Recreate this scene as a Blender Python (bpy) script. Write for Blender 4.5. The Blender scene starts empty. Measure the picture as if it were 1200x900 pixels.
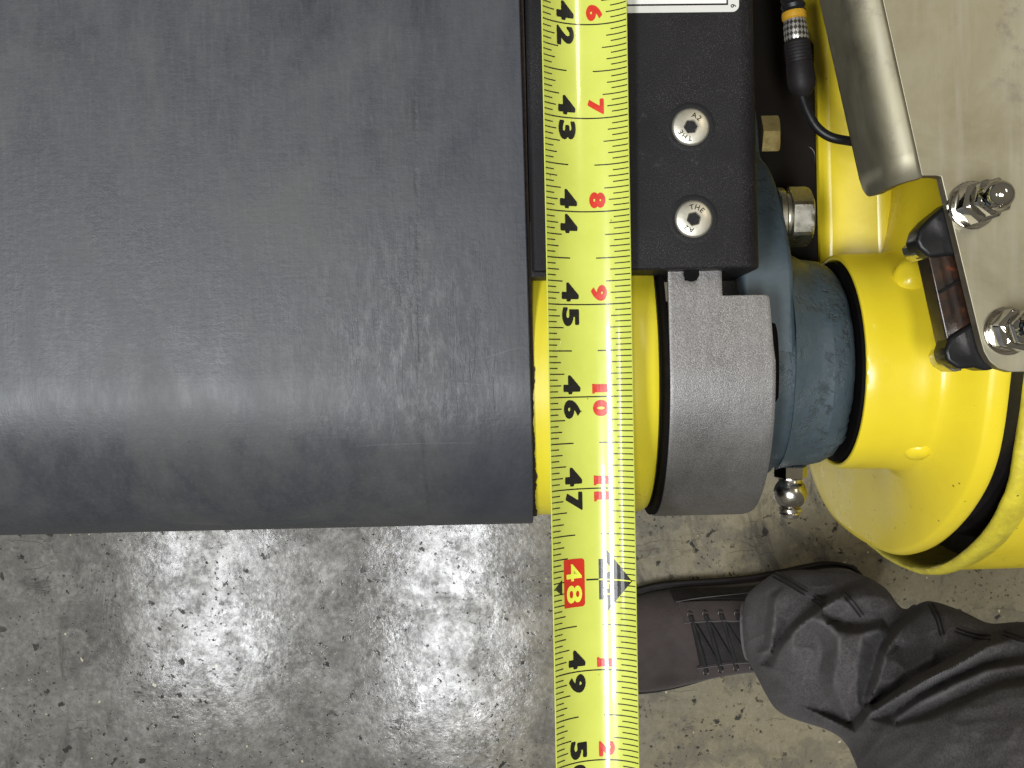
import bpy, bmesh, math, random
from mathutils import Vector, Matrix, noise

# ---------------------------------------------------------------- camera, light, exposure
# working unit: 1 u = 0.233 mm; z = 0 is the height of the tape blade, 1250 u under the lens
U = 0.000233
F = 1250.0
ROLL = 0.0225
FLOOR = -3000.0
scene = bpy.context.scene
R = math.radians

cam_d = bpy.data.cameras.new('camera')
cam = bpy.data.objects.new('camera', cam_d)
scene.collection.objects.link(cam)
scene.camera = cam
cam_d.sensor_width = 36.0
cam_d.lens = 36.0 * F / 1200.0
cam_d.clip_start = 0.01
cam_d.clip_end = 60
cam.location = (0, 0, F * U)
cam.rotation_euler = (0, 0, -ROLL)

world = bpy.data.worlds.new('World')
scene.world = world
world.use_nodes = True
wn = world.node_tree.nodes
wl = world.node_tree.links
bg = wn['Background']
tcw = wn.new('ShaderNodeTexCoord')
sepw = wn.new('ShaderNodeSeparateXYZ')
rampw = wn.new('ShaderNodeValToRGB')
wl.new(tcw.outputs['Generated'], sepw.inputs[0])
wl.new(sepw.outputs['Z'], rampw.inputs[0])
rampw.color_ramp.elements[0].position = 0.0
rampw.color_ramp.elements[0].color = (0.34, 0.33, 0.29, 1)
rampw.color_ramp.elements[1].position = 0.75
rampw.color_ramp.elements[1].color = (0.42, 0.38, 0.28, 1)
wl.new(rampw.outputs[0], bg.inputs['Color'])
bg.inputs['Strength'].default_value = 0.44


def area_lamp(name, loc, sx, sy, power, col=(.96, .98, 1)):
    d = bpy.data.lights.new(name, 'AREA')
    d.shape = 'RECTANGLE'
    d.size, d.size_y = sx, sy
    d.energy = power
    d.color = col
    o = bpy.data.objects.new(name, d)
    o.location = loc
    scene.collection.objects.link(o)
    return o


area_lamp('ceiling_lamp', (-1.43, -0.72, 3.3), 0.52, 1.36, 116)
area_lamp('ceiling_lamp', (-0.33, -1.05, 3.3), 0.42, 1.06, 64)
area_lamp('ceiling_lamp', (-3.9, -0.72, 3.3), 0.6, 1.4, 34)
area_lamp('ceiling_lamp', (1.9, 1.6, 3.3), 0.45, 1.6, 34, (1, .90, .70))

scene.view_settings.view_transform = 'Standard'
scene.view_settings.look = 'None'
scene.view_settings.exposure = 0.0
scene.view_settings.gamma = 1.0

SA, CA = math.sin(ROLL), math.cos(ROLL)


def W(px, py, z=0.0):
    """point at height z (u) that the photograph shows at px, py"""
    k = (F - z) / F
    u, v = (px - 600) * k, (py - 450) * k
    return Vector((u * CA - v * SA, -(u * SA + v * CA), z))


# ---------------------------------------------------------------- materials
def new_mat(name):
    m = bpy.data.materials.new(name)
    m.use_nodes = True
    nt = m.node_tree
    b = nt.nodes['Principled BSDF']
    return m, nt, b


class NT:
    def __init__(self, nt, coord='Object'):
        self.nt = nt
        self.tc = nt.nodes.new('ShaderNodeTexCoord')
        self.co = self.tc.outputs[coord]

    def n(self, t, **kw):
        nd = self.nt.nodes.new(t)
        for k, v in kw.items():
            setattr(nd, k, v)
        return nd

    def l(self, a, b):
        self.nt.links.new(a, b)

    def scaled(self, s, off=(0, 0, 0), rot=(0, 0, 0)):
        mp = self.n('ShaderNodeMapping')
        mp.inputs['Scale'].default_value = s
        mp.inputs['Location'].default_value = off
        mp.inputs['Rotation'].default_value = rot
        self.l(self.co, mp.inputs[0])
        return mp.outputs[0]

    def noise(self, scale, detail=4, rough=.55, vec=None, dist=0.0):
        nd = self.n('ShaderNodeTexNoise')
        nd.inputs['Scale'].default_value = scale
        nd.inputs['Detail'].default_value = detail
        nd.inputs['Roughness'].default_value = rough
        nd.inputs['Distortion'].default_value = dist
        self.l(vec or self.co, nd.inputs['Vector'])
        return nd.outputs[0]

    def voro(self, scale, feature='F1', vec=None, out='Distance'):
        nd = self.n('ShaderNodeTexVoronoi', feature=feature)
        nd.inputs['Scale'].default_value = scale
        self.l(vec or self.co, nd.inputs['Vector'])
        return nd.outputs[out]

    def ramp(self, fac, stops):
        nd = self.n('ShaderNodeValToRGB')
        cr = nd.color_ramp
        while len(cr.elements) < len(stops):
            cr.elements.new(.5)
        for e, (p, c) in zip(cr.elements, stops):
            e.position = p
            e.color = (c, c, c, 1) if isinstance(c, (int, float)) else (*c, 1)
        self.l(fac, nd.inputs[0])
        return nd.outputs[0]

    def rng(self, fac, a, b, c=0.0, d=1.0):
        nd = self.n('ShaderNodeMapRange')
        nd.inputs[1].default_value = a
        nd.inputs[2].default_value = b
        nd.inputs[3].default_value = c
        nd.inputs[4].default_value = d
        self.l(fac, nd.inputs[0])
        return nd.outputs[0]

    def mix(self, fac, a, b, blend='MIX'):
        nd = self.n('ShaderNodeMix', data_type='RGBA', blend_type=blend)
        nd.clamp_factor = True
        for i, x in ((0, fac), (6, a), (7, b)):
            if isinstance(x, (int, float)):
                nd.inputs[i].default_value = x if i == 0 else (x, x, x, 1)
            elif isinstance(x, tuple):
                nd.inputs[i].default_value = (*x, 1)
            else:
                self.l(x, nd.inputs[i])
        return nd.outputs[2]

    def math(self, op, a, b=None, c=None):
        nd = self.n('ShaderNodeMath', operation=op)
        for i, x in enumerate((a, b, c)):
            if x is None:
                continue
            if isinstance(x, (int, float)):
                nd.inputs[i].default_value = x
            else:
                self.l(x, nd.inputs[i])
        return nd.outputs[0]

    def xyz(self):
        s = self.n('ShaderNodeSeparateXYZ')
        self.l(self.co, s.inputs[0])
        return s.outputs

    def bump(self, h, dist, strength=1.0, normal=None):
        nd = self.n('ShaderNodeBump')
        nd.inputs['Distance'].default_value = dist
        nd.inputs['Strength'].default_value = strength
        self.l(h, nd.inputs['Height'])
        if normal is not None:
            self.l(normal, nd.inputs['Normal'])
        return nd.outputs[0]


def setp(b, **kw):
    names = {'color': 'Base Color', 'rough': 'Roughness', 'metal': 'Metallic', 'coat': 'Coat Weight',
             'coat_rough': 'Coat Roughness', 'spec': 'Specular IOR Level', 'trans': 'Transmission Weight',
             'ior': 'IOR', 'sheen': 'Sheen Weight', 'aniso': 'Anisotropic'}
    for k, v in kw.items():
        b.inputs[names[k]].default_value = (*v, 1) if k == 'color' else v


def simple(name, color, rough=.5, metal=0, var=.25, scale=60, bump=0.0, bscale=900, **kw):
    m, nt, b = new_mat(name)
    t = NT(nt)
    f = t.noise(scale, 6, .6)
    dark = tuple(c * (1 - var) for c in color)
    lite = tuple(min(1, c * (1 + var * .6)) for c in color)
    c = t.ramp(f, [(.3, dark), (.7, lite)])
    t.l(c, b.inputs['Base Color'])
    r = t.rng(t.noise(scale * 2.3, 5), .3, .7, rough * .85, min(1, rough * 1.2))
    t.l(r, b.inputs['Roughness'])
    setp(b, metal=metal, **kw)
    if bump:
        t.l(t.bump(t.noise(bscale, 4, .6), bump), b.inputs['Normal'])
    return m


M = {}


def mat_floor():
    m, nt, b = new_mat('concrete')
    t = NT(nt)
    x, y, z = t.xyz()
    big = t.noise(3.4, 5, .6, dist=.5)
    mid = t.noise(15, 9, .72, dist=.6)
    mid2 = t.noise(38, 9, .75, dist=.3, vec=t.scaled((1, .8, 1), rot=(0, 0, .5)))
    fine = t.noise(170, 8, .75)
    grit = t.noise(620, 4, .7)
    c = t.ramp(mid, [(.30, (.100, .094, .084)), (.5, (.178, .169, .152)), (.70, (.28, .268, .243))])
    c = t.mix(.5, c, t.ramp(mid2, [(.34, (.058, .055, .050)), (.52, (.125, .120, .110)), (.68, (.21, .202, .185))]))
    c = t.mix(.45, c, t.ramp(fine, [(.36, (.060, .056, .051)), (.64, (.27, .26, .235))]))
    # ochre tint painted in for warm light, towards the machine and near side
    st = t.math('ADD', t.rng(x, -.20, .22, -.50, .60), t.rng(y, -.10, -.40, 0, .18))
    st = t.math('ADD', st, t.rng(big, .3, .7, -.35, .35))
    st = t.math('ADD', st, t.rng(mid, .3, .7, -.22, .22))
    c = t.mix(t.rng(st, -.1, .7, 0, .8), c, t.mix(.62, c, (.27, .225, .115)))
    # dark grease smears
    sm0 = t.math('MULTIPLY', t.rng(t.noise(17, 8, .72, dist=1.4, vec=t.scaled((1.3, .6, 1), rot=(0, 0, -.35))), .53, .62), t.rng(t.noise(5, 3), .42, .54))
    c = t.mix(t.math('MULTIPLY', sm0, .7), c, (.050, .046, .041))
    # sweeping trowel arcs
    wv = t.n('ShaderNodeTexWave', wave_type='RINGS')
    wv.inputs['Scale'].default_value = 3.2
    wv.inputs['Distortion'].default_value = 14
    wv.inputs['Detail'].default_value = 6
    wv.inputs['Detail Scale'].default_value = 1.6
    wv.inputs['Detail Roughness'].default_value = .7
    t.l(t.scaled((1, 1, 1), off=(.35, .75, 0)), wv.inputs['Vector'])
    arcs = wv.outputs['Fac']
    c = t.mix(t.rng(arcs, .0, .40, .42, 0), c, (.075, .072, .066))
    # pits and flakes of uneven size
    n1 = t.noise(75, 3, .55, dist=.2)
    pit = t.math('MULTIPLY', t.rng(n1, .635, .68), t.rng(t.noise(8, 2), .40, .52))
    n2 = t.noise(210, 3, .6, vec=t.scaled((1, 1, 1), off=(2, 5, 0)))
    pit2 = t.math('MULTIPLY', t.rng(n2, .62, .69), t.rng(t.noise(19, 3), .43, .56))
    pits = t.math('MAXIMUM', pit, pit2)
    c = t.mix(t.math('MULTIPLY', pits, .95), c, (.026, .024, .022))
    n3 = t.noise(120, 2, .5, vec=t.scaled((1, 1, 1), off=(7, 1, 0)))
    chip = t.rng(n3, .738, .745)
    c = t.mix(t.math('MULTIPLY', chip, .8), c, (.55, .50, .36))
    # short scratches
    sc = t.noise(13, 3, .6, vec=t.scaled((1, 3.2, 1), rot=(0, 0, .9)), dist=.8)
    smk = t.math('MULTIPLY', t.rng(t.math('ABSOLUTE', t.math('SUBTRACT', sc, .5)), .0, .008, 1, 0), t.rng(t.noise(17, 2, vec=t.scaled((1, 1, 1), off=(4, 4, 0))), .55, .60))
    c = t.mix(t.math('MULTIPLY', smk, .4), c, (.05, .047, .044))
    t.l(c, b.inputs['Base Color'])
    rr = t.math('ADD', t.rng(mid, .33, .66, .42, .62), t.rng(fine, .3, .7, -.06, .10))
    t.l(rr, b.inputs['Roughness'])
    h = t.math('ADD', t.math('MULTIPLY', fine, .55), t.math('MULTIPLY', grit, .35))
    h = t.math('ADD', h, t.math('MULTIPLY', mid2, .9))
    h = t.math('SUBTRACT', h, t.math('MULTIPLY', pits, .5))
    h = t.math('SUBTRACT', h, t.math('MULTIPLY', smk, .25))
    h = t.math('ADD', h, t.math('MULTIPLY', t.rng(arcs, 0, .3), .2))
    t.l(t.bump(h, .0016, .9), b.inputs['Normal'])
    # worn sealer: glossy where it survives
    seal0 = t.math('MULTIPLY', t.rng(t.noise(9, 6, .7, dist=.8), .36, .54, .5, 1), t.rng(x, -.40, -.08, .42, 1.35))
    seal = t.math('MULTIPLY', seal0, t.math('MULTIPLY', t.rng(t.math('ADD', t.math('MULTIPLY', mid2, .6), t.math('MULTIPLY', fine, .4)), .42, .56, .16, .62), t.rng(pits, 0, 1, 1, .1)))
    t.l(seal, b.inputs['Coat Weight'])
    t.l(t.rng(mid, .3, .7, .08, .20), b.inputs['Coat Roughness'])
    hc = t.math('ADD', t.math('MULTIPLY', t.noise(60, 3, .5), 1.0), t.math('MULTIPLY', t.noise(260, 3, .55), .45))
    hc = t.math('SUBTRACT', hc, t.math('MULTIPLY', pits, .4))
    t.l(t.bump(hc, .00013, 1.0), b.inputs['Coat Normal'])
    setp(b, spec=.18)
    return m


def mat_belt(cx, cy, cz):
    """object space origin is at world point c (metres); helper turns world u into object metres"""
    m, nt, b = new_mat('belt_rubber')
    t = NT(nt)
    x, y, z = t.xyz()

    def ox(u): return u * U - cx
    def oy(u): return u * U - cy
    big0 = t.noise(17, 8, .7, vec=t.scaled((1, .6, 1)), dist=.5)
    big = t.rng(big0, .36, .64)
    mot = t.noise(70, 7, .65, vec=t.scaled((1.5, .6, 1)))
    fib = t.noise(900, 3, .6, vec=t.scaled((1, .12, 1)))
    fib2 = t.noise(900, 3, .6, vec=t.scaled((.12, 1, 1)))
    c = t.ramp(big, [(.15, (.026, .030, .039)), (.5, (.037, .041, .051)), (.85, (.062, .064, .065))])
    c = t.mix(.45, c, t.ramp(mot, [(.3, (.024, .027, .033)), (.7, (.062, .065, .068))]))
    c = t.mix(t.rng(fib, .5, .75, 0, .3), c, (.085, .086, .090))
    c = t.mix(t.rng(fib2, .55, .75, 0, .14), c, (.020, .022, .026))
    # dusty wear next to the edge
    def band(v, a, bb, cc, d):
        return t.math('MULTIPLY', t.rng(v, a, bb), t.rng(v, cc, d, 1, 0))
    wx = band(x, ox(-300), ox(-110), ox(-40), ox(10))
    wy = band(y, oy(-80), oy(-30), oy(50), oy(230))
    scr = t.noise(260, 7, .75, vec=t.scaled((1.6, .45, 1)))
    wear = t.math('MULTIPLY', t.math('MULTIPLY', wx, wy), t.rng(scr, .44, .62))
    c = t.mix(t.math('MULTIPLY', wear, .55), c, (.18, .185, .197))
    edge = t.rng(x, ox(-110), ox(-60))
    c = t.mix(t.math('MULTIPLY', edge, .45), c, (.028, .031, .044))
    # long seam line parallel to the edge
    wobx = t.math('ADD', x, t.rng(t.noise(9, 3), .3, .7, -.0004, .0004))
    ln = t.rng(t.math('ABSOLUTE', t.math('SUBTRACT', wobx, ox(-109))), .0001, .0010, 1, 0)
    ln = t.math('MULTIPLY', ln, t.math('MULTIPLY', t.rng(t.noise(75, 5, .7), .40, .62), t.rng(y, oy(360), oy(330))))
    c = t.mix(t.math('MULTIPLY', ln, .5), c, (.016, .017, .020))
    # dark drag marks and thin pale scratches
    s1 = t.noise(60, 4, .6, vec=t.scaled((2.2, .22, 1), rot=(0, 0, -.42)), dist=.1)
    k1 = t.math('MULTIPLY', t.rng(t.math('ABSOLUTE', t.math('SUBTRACT', s1, .5)), .0, .014, 1, 0), t.math('MULTIPLY', wx, wy))
    c = t.mix(t.math('MULTIPLY', k1, .2), c, (.035, .036, .04))
    s2 = t.noise(16, 2, .4, vec=t.scaled((.35, 2.6, 1), rot=(0, 0, .15)), dist=.2)
    k2 = t.math('MULTIPLY', t.rng(t.math('ABSOLUTE', t.math('SUBTRACT', s2, .5)), .0, .003, 1, 0), t.rng(t.noise(14, 2), .6, .66))
    c = t.mix(t.math('MULTIPLY', k2, .22), c, (.2, .2, .21))
    sp = t.math('MULTIPLY', t.rng(t.voro(95), .035, .06, 1, 0), t.rng(t.noise(31, 2), .56, .62))
    c = t.mix(t.math('MULTIPLY', sp, .8), c, (.015, .015, .018))
    t.l(c, b.inputs['Base Color'])
    r = t.rng(mot, .3, .7, .40, .56)
    r = t.math('ADD', r, t.rng(big, .1, .9, -.05, .05))
    t.l(r, b.inputs['Roughness'])
    h = t.math('ADD', t.math('MULTIPLY', fib, .35), t.math('MULTIPLY', fib2, .15))
    h = t.math('ADD', h, t.math('MULTIPLY', t.noise(420, 5, .7), .6))
    h = t.math('ADD', h, t.math('MULTIPLY', mot, .6))
    h = t.math('SUBTRACT', h, t.math('MULTIPLY', ln, .8))
    h = t.math('SUBTRACT', h, t.math('MULTIPLY', k1, .3))
    h = t.math('ADD', h, t.math('MULTIPLY', wear, .5))
    t.l(t.bump(h, .00016, .9), b.inputs['Normal'])
    setp(b, spec=.5)
    return m


def mat_yellow(name, col=(.76, .60, .024), dirt=.0, rough=.3):
    m, nt, b = new_mat(name)
    t = NT(nt)
    f = t.noise(30, 6, .6)
    c = t.ramp(f, [(.3, tuple(x * .9 for x in col)), (.7, col)])
    sp = t.math('MULTIPLY', t.rng(t.voro(230), .06, .11, 1, 0), t.rng(t.noise(40, 2), .58, .62))
    c = t.mix(t.math('MULTIPLY', sp, .85), c, (.05, .035, .02))
    sp3 = t.math('MULTIPLY', t.rng(t.noise(420, 5, .7), .60, .68), t.rng(t.noise(16, 3), .56, .64))
    c = t.mix(t.math('MULTIPLY', sp3, .5), c, (.12, .085, .02))
    if dirt:
        d = t.rng(t.noise(95, 8, .75, dist=.4), .5 - dirt * .25, .72)
        c = t.mix(t.math('MULTIPLY', d, min(1, dirt)), c, (.12, .075, .02))
    t.l(c, b.inputs['Base Color'])
    t.l(t.rng(t.noise(50, 6), .3, .7, rough * .8, rough * 1.4), b.inputs['Roughness'])
    h = t.math('ADD', t.noise(160, 5, .6), t.math('MULTIPLY', sp, -.8))
    t.l(t.bump(h, .00010 + dirt * .0006, .8), b.inputs['Normal'])
    setp(b, coat=.2, coat_rough=.2)
    return m


def mat_cloth():
    m, nt, b = new_mat('charcoal_twill')
    t = NT(nt)
    f = t.noise(14, 6, .6)
    g = t.noise(750, 4, .75)
    c = t.ramp(f, [(.3, (.052, .048, .0485)), (.7, (.086, .080, .0805))])
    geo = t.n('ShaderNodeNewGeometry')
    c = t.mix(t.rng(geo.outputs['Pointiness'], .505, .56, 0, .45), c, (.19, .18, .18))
    c = t.mix(t.rng(g, .45, .70, 0, .6), c, (.17, .160, .160))
    c = t.mix(t.rng(g, .45, .28, 0, .5), c, (.022, .020, .020))
    c = t.mix(t.rng(t.noise(70, 5, .7), .5, .75, 0, .3), c, (.018, .017, .018))
    t.l(c, b.inputs['Base Color'])
    setp(b, rough=.9, sheen=.06, spec=.15)
    wv = t.n('ShaderNodeTexWave')
    wv.inputs['Scale'].default_value = 420
    wv.inputs['Distortion'].default_value = 1.5
    t.l(t.scaled((1, 1, 1), rot=(.3, .5, .8)), wv.inputs['Vector'])
    h = t.math('ADD', t.math('MULTIPLY', wv.outputs['Fac'], .5), g)
    t.l(t.bump(h, .0009, .7), b.inputs['Normal'])
    return m


def mat_tape():
    m, nt, b = new_mat('tape_yellow')
    t = NT(nt)
    f = t.noise(50, 5, .6)
    c = t.ramp(f, [(.3, (.52, .575, .095)), (.7, (.59, .64, .120))])
    sp = t.math('MULTIPLY', t.rng(t.voro(330), .05, .10, 1, 0), t.rng(t.noise(60, 2), .57, .62))
    c = t.mix(t.math('MULTIPLY', sp, .7), c, (.07, .06, .02))
    t.l(c, b.inputs['Base Color'])
    t.l(t.bump(t.noise(500, 3), .00002, .6), b.inputs['Normal'])
    setp(b, rough=.22, coat=1.0, coat_rough=.04)
    return m


def mat_guard():
    m, nt, b = new_mat('bead_blasted_steel')
    t = NT(nt)
    g = t.noise(3200, 2, .6)
    bl = t.noise(42, 7, .65)
    br = t.noise(240, 4, .6, vec=t.scaled((1.4, .12, 1)))
    c = t.ramp(bl, [(.3, (.115, .109, .106)), (.7, (.195, .187, .183))])
    c = t.mix(t.rng(g, .40, .70, 0, .6), c, (.36, .355, .35))
    c = t.mix(t.rng(br, .5, .75, 0, .4), c, (.12, .113, .11))
    t.l(c, b.inputs['Base Color'])
    t.l(t.rng(bl, .3, .7, .42, .55), b.inputs['Roughness'])
    t.l(t.bump(t.math('ADD', g, t.math('MULTIPLY', br, .5)), .00009, .9), b.inputs['Normal'])
    setp(b, metal=.75)
    return m


def mat_bluegrey():
    m, nt, b = new_mat('blue_grey_cast_paint')
    t = NT(nt)
    g = t.noise(330, 6, .7)
    bl = t.noise(45, 6, .65)
    c = t.ramp(bl, [(.3, (.036, .054, .066)), (.7, (.058, .082, .098))])
    oil = t.rng(t.noise(60, 7, .7, dist=.5), .55, .7)
    c = t.mix(t.math('MULTIPLY', oil, .6), c, (.05, .055, .042))
    pits = t.math('MULTIPLY', t.rng(g, .50, .68), t.rng(t.noise(30, 4), .44, .60))
    c = t.mix(t.math('MULTIPLY', pits, .55), c, (.020, .025, .028))
    t.l(c, b.inputs['Base Color'])
    t.l(t.rng(bl, .3, .7, .40, .56), b.inputs['Roughness'])
    h = t.math('SUBTRACT', t.math('MULTIPLY', t.noise(150, 5, .6), .8), pits)
    t.l(t.bump(h, .0005, .9), b.inputs['Normal'])
    return m


def mat_black_powder():
    m, nt, b = new_mat('black_powder_coat')
    t = NT(nt)
    g = t.noise(2400, 3, .6)
    c = t.ramp(t.noise(40, 4), [(.3, (.0075, .007, .0082)), (.7, (.0125, .0118, .0132))])
    c = t.mix(t.rng(t.noise(160, 6, .8), .62, .7, 0, .5), c, (.055, .052, .055))
    c = t.mix(t.math('MULTIPLY', t.rng(t.noise(3000, 2, .6), .56, .66), t.rng(t.noise(28, 4), .45, .62, 0, .6)), c, (.085, .082, .088))
    t.l(c, b.inputs['Base Color'])
    setp(b, rough=.55, spec=.17)
    t.l(t.bump(g, .00012, .8), b.inputs['Normal'])
    return m


def mat_plate():
    m, nt, b = new_mat('mill_stainless')
    t = NT(nt)
    bl = t.noise(34, 7, .65, dist=.4)
    br = t.noise(240, 5, .65, vec=t.scaled((1, .07, 1), rot=(0, 0, -.26)))
    c = t.ramp(bl, [(.3, (.22, .200, .140)), (.7, (.37, .345, .250))])
    c = t.mix(t.rng(br, .5, .75, 0, .3), c, (.42, .41, .37))
    st = t.rng(t.noise(110, 7, .75), .52, .66)
    c = t.mix(t.math('MULTIPLY', st, t.rng(t.noise(20, 3), .5, .62, 0, .7)), c, (.20, .18, .15))
    t.l(c, b.inputs['Base Color'])
    t.l(t.rng(bl, .3, .7, .46, .62), b.inputs['Roughness'])
    t.l(t.bump(br, .00005, .8), b.inputs['Normal'])
    setp(b, metal=.85)
    return m


def mat_amber():
    m, nt, b = new_mat('dark_amber_resin')
    t = NT(nt)
    f = t.noise(260, 4, .6)
    c = t.ramp(f, [(.40, (.008, .004, .003)), (.62, (.030, .012, .006)), (.78, (.14, .03, .01))])
    t.l(c, b.inputs['Base Color'])
    setp(b, rough=.3, coat=.1)
    return m


def mat_knurl():
    m, nt, b = new_mat('knurled_nickel')
    t = NT(nt, 'UV')
    ck = t.n('ShaderNodeTexChecker')
    ck.inputs['Scale'].default_value = 1
    t.l(t.scaled((13, 5.5, 1), rot=(0, 0, .785)), ck.inputs['Vector'])
    ck.inputs['Color1'].default_value = (.62, .6, .55, 1)
    ck.inputs['Color2'].default_value = (.10, .09, .08, 1)
    t.l(ck.outputs[0], b.inputs['Base Color'])
    setp(b, metal=.8, rough=.35)
    return m


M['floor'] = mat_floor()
M['yellow'] = mat_yellow('glossy_yellow_paint')
M['yellow_drum'] = mat_yellow('drum_yellow', (.75, .64, .030), 0, .42)
M['yellow_worn'] = mat_yellow('worn_yellow_paint', (.70, .60, .04), .55, .42)
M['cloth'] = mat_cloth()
M['tape'] = mat_tape()
M['guard'] = mat_guard()
M['blue'] = mat_bluegrey()
M['black'] = mat_black_powder()
M['plate'] = mat_plate()
M['amber'] = mat_amber()
M['knurl'] = mat_knurl()
M['tape_back'] = simple('tape_underside', (.30, .30, .10), .4)
M['ink'] = simple('black_ink', (.012, .011, .010), .25, var=.3, scale=400, coat=.6, coat_rough=.09)
M['red'] = simple('red_ink', (.55, .030, .014), .25, var=.12, scale=200, coat=.6, coat_rough=.09)
M['tape_print'] = simple('yellow_print', (.72, .78, .08), .25, var=.08, coat=.6, coat_rough=.09)
M['screw'] = simple('stainless_screw', (.52, .50, .43), .42, .9, var=.08, bump=.00002, scale=100)
M['chrome'] = simple('polished_steel', (.60, .57, .53), .09, 1, var=.15, scale=150)
M['nipple'] = simple('dull_nickel', (.50, .47, .43), .24, 1, var=.3, scale=300, bump=.00004, bscale=500)
M['zinc'] = simple('zinc_plated', (.62, .60, .52), .28, 1, var=.2, scale=180)
M['brass'] = simple('yellow_passivated', (.62, .50, .22), .35, .85, var=.3, scale=220, bump=.0001)
M['dark'] = simple('dark_gap', (.003, .0025, .0025), .7, spec=.1)  # near-black, stands for the shade in gaps, holes and slots
M['rubber'] = simple('black_rubber', (.010, .010, .011), .38, spec=.3, var=.3, bump=.0001, bscale=400)
M['rubber_soft'] = simple('matt_rubber', (.011, .009, .009), .6, spec=.25, var=.3, bump=.0001, bscale=500)
M['brown'] = simple('near_black_brown', (.008, .0055, .0035), .6, spec=.15, var=.4, scale=40)  # near-black brown; on the gap sheet it stands for shade
M['fabric'] = simple('frayed_ply', (.030, .018, .010), .9, var=.5, scale=500)
M['label'] = simple('label_white', (.72, .72, .70), .3, var=.04)
M['labelgrey'] = simple('label_lower', (.58, .58, .55), .3, var=.04)
M['orange'] = simple('orange_ring', (.50, .27, .02), .4, var=.25, scale=300)
M['leather'] = simple('brown_black_nubuck', (.048, .037, .036), .75, var=.5, scale=16, bump=.0008, bscale=300, sheen=.1, spec=.25)
M['leather_dark'] = simple('dark_boot_panel', (.018, .015, .015), .7, spec=.25, var=.3, scale=40, bump=.0008, bscale=350)
M['sole'] = simple('boot_sole_rubber', (.014, .012, .011), .7, spec=.25, var=.3, bump=.0008, bscale=200)
M['lace'] = simple('black_lace', (.010, .009, .009), .8, var=.3, bump=.0006, bscale=900)
M['thread'] = simple('grey_thread', (.085, .080, .080), .8)
M['thread_dark'] = simple('dark_thread', (.012, .011, .012), .9)
M['eyelet'] = simple('dull_eyelet', (.09, .08, .075), .4, .7)
M['steeledge'] = simple('cut_steel_edge', (.15, .125, .085), .5, .6, var=.3, scale=200)


# ---------------------------------------------------------------- building helpers
def obj(name, verts, faces, mat, parent=None, smooth=True, angle=32, label=None):
    """verts in u, world space; becomes one mesh object with its origin at its own centre"""
    vs = [Vector(v) * U for v in verts]
    lo = Vector((min(v.x for v in vs), min(v.y for v in vs), min(v.z for v in vs)))
    hi = Vector((max(v.x for v in vs), max(v.y for v in vs), max(v.z for v in vs)))
    c = (lo + hi) / 2
    me = bpy.data.meshes.new(name)
    me.from_pydata([v - c for v in vs], [], faces)
    me.validate()
    bm = bmesh.new()
    bm.from_mesh(me)
    bmesh.ops.remove_doubles(bm, verts=bm.verts, dist=U * .003)
    bmesh.ops.recalc_face_normals(bm, faces=bm.faces)
    bm.to_mesh(me)
    bm.free()
    if smooth:
        me.shade_smooth()
        me.set_sharp_from_angle(angle=R(angle))
    if mat:
        me.materials.append(mat)
    o = bpy.data.objects.new(name, me)
    scene.collection.objects.link(o)
    base = Vector((0, 0, 0))
    p = parent
    while p is not None:
        base += p.location
        p = p.parent
    o.location = c - base
    o.parent = parent
    if label:
        o['label'] = label
    return o


def thing(name, label, cat, loc=(0, 0, 0), group=None):
    o = bpy.data.objects.new(name, None)
    o.empty_display_size = .02
    scene.collection.objects.link(o)
    o.location = Vector(loc) * U
    return tag(o, label, cat, group)


def tag(o, label, cat, group=None):
    o['label'] = label
    o['category'] = cat
    if group:
        o['group'] = group
    return o


def bevel(o, w, seg=3, angle=40):
    b = o.modifiers.new('bevel', 'BEVEL')
    b.width = w * U
    b.segments = seg
    b.limit_method = 'ANGLE'
    b.angle_limit = R(angle)
    b.harden_normals = False
    return o


def solid(o, w, offset=-1):
    s = o.modifiers.new('thickness', 'SOLIDIFY')
    s.thickness = w * U
    s.offset = offset
    return o


def lathe_pts(profile, origin, axis, n=64, close=True):
    """profile = [(distance along axis, radius)]"""
    a = Vector(axis).normalized()
    ref = Vector((0, 0, 1)) if abs(a.z) < .9 else Vector((0, 1, 0))
    e1 = (ref - a * ref.dot(a)).normalized()
    e2 = a.cross(e1)
    o = Vector(origin)
    V, Fc = [], []
    for d, r in profile:
        for k in range(n):
            t = 2 * math.pi * k / n
            V.append(o + a * d + (e1 * math.cos(t) + e2 * math.sin(t)) * r)
    for i in range(len(profile) - 1):
        for k in range(n):
            k2 = (k + 1) % n
            Fc.append((i * n + k, i * n + k2, (i + 1) * n + k2, (i + 1) * n + k))
    if close:
        Fc.append(tuple(range(n)))
        Fc.append(tuple(range((len(profile) - 1) * n, len(profile) * n)))
    return V, Fc


def lathe(name, profile, origin, axis, mat, parent=None, n=64, close=True, **kw):
    V, Fc = lathe_pts(profile, origin, axis, n, close)
    return obj(name, V, Fc, mat, parent, **kw)


def prism(name, poly, d0, d1, mat, parent=None, axis='z', **kw):
    """poly of 2-D points swept from d0 to d1 along an axis"""
    def p(q, d):
        return {'z': (q[0], q[1], d), 'x': (d, q[0], q[1]), 'y': (q[0], d, q[1])}[axis]
    n = len(poly)
    V = [p(q, d0) for q in poly] + [p(q, d1) for q in poly]
    Fc = [tuple(range(n))[::-1], tuple(range(n, 2 * n))]
    Fc += [(i, (i + 1) % n, n + (i + 1) % n, n + i) for i in range(n)]
    return obj(name, V, Fc, mat, parent, **kw)


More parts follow.
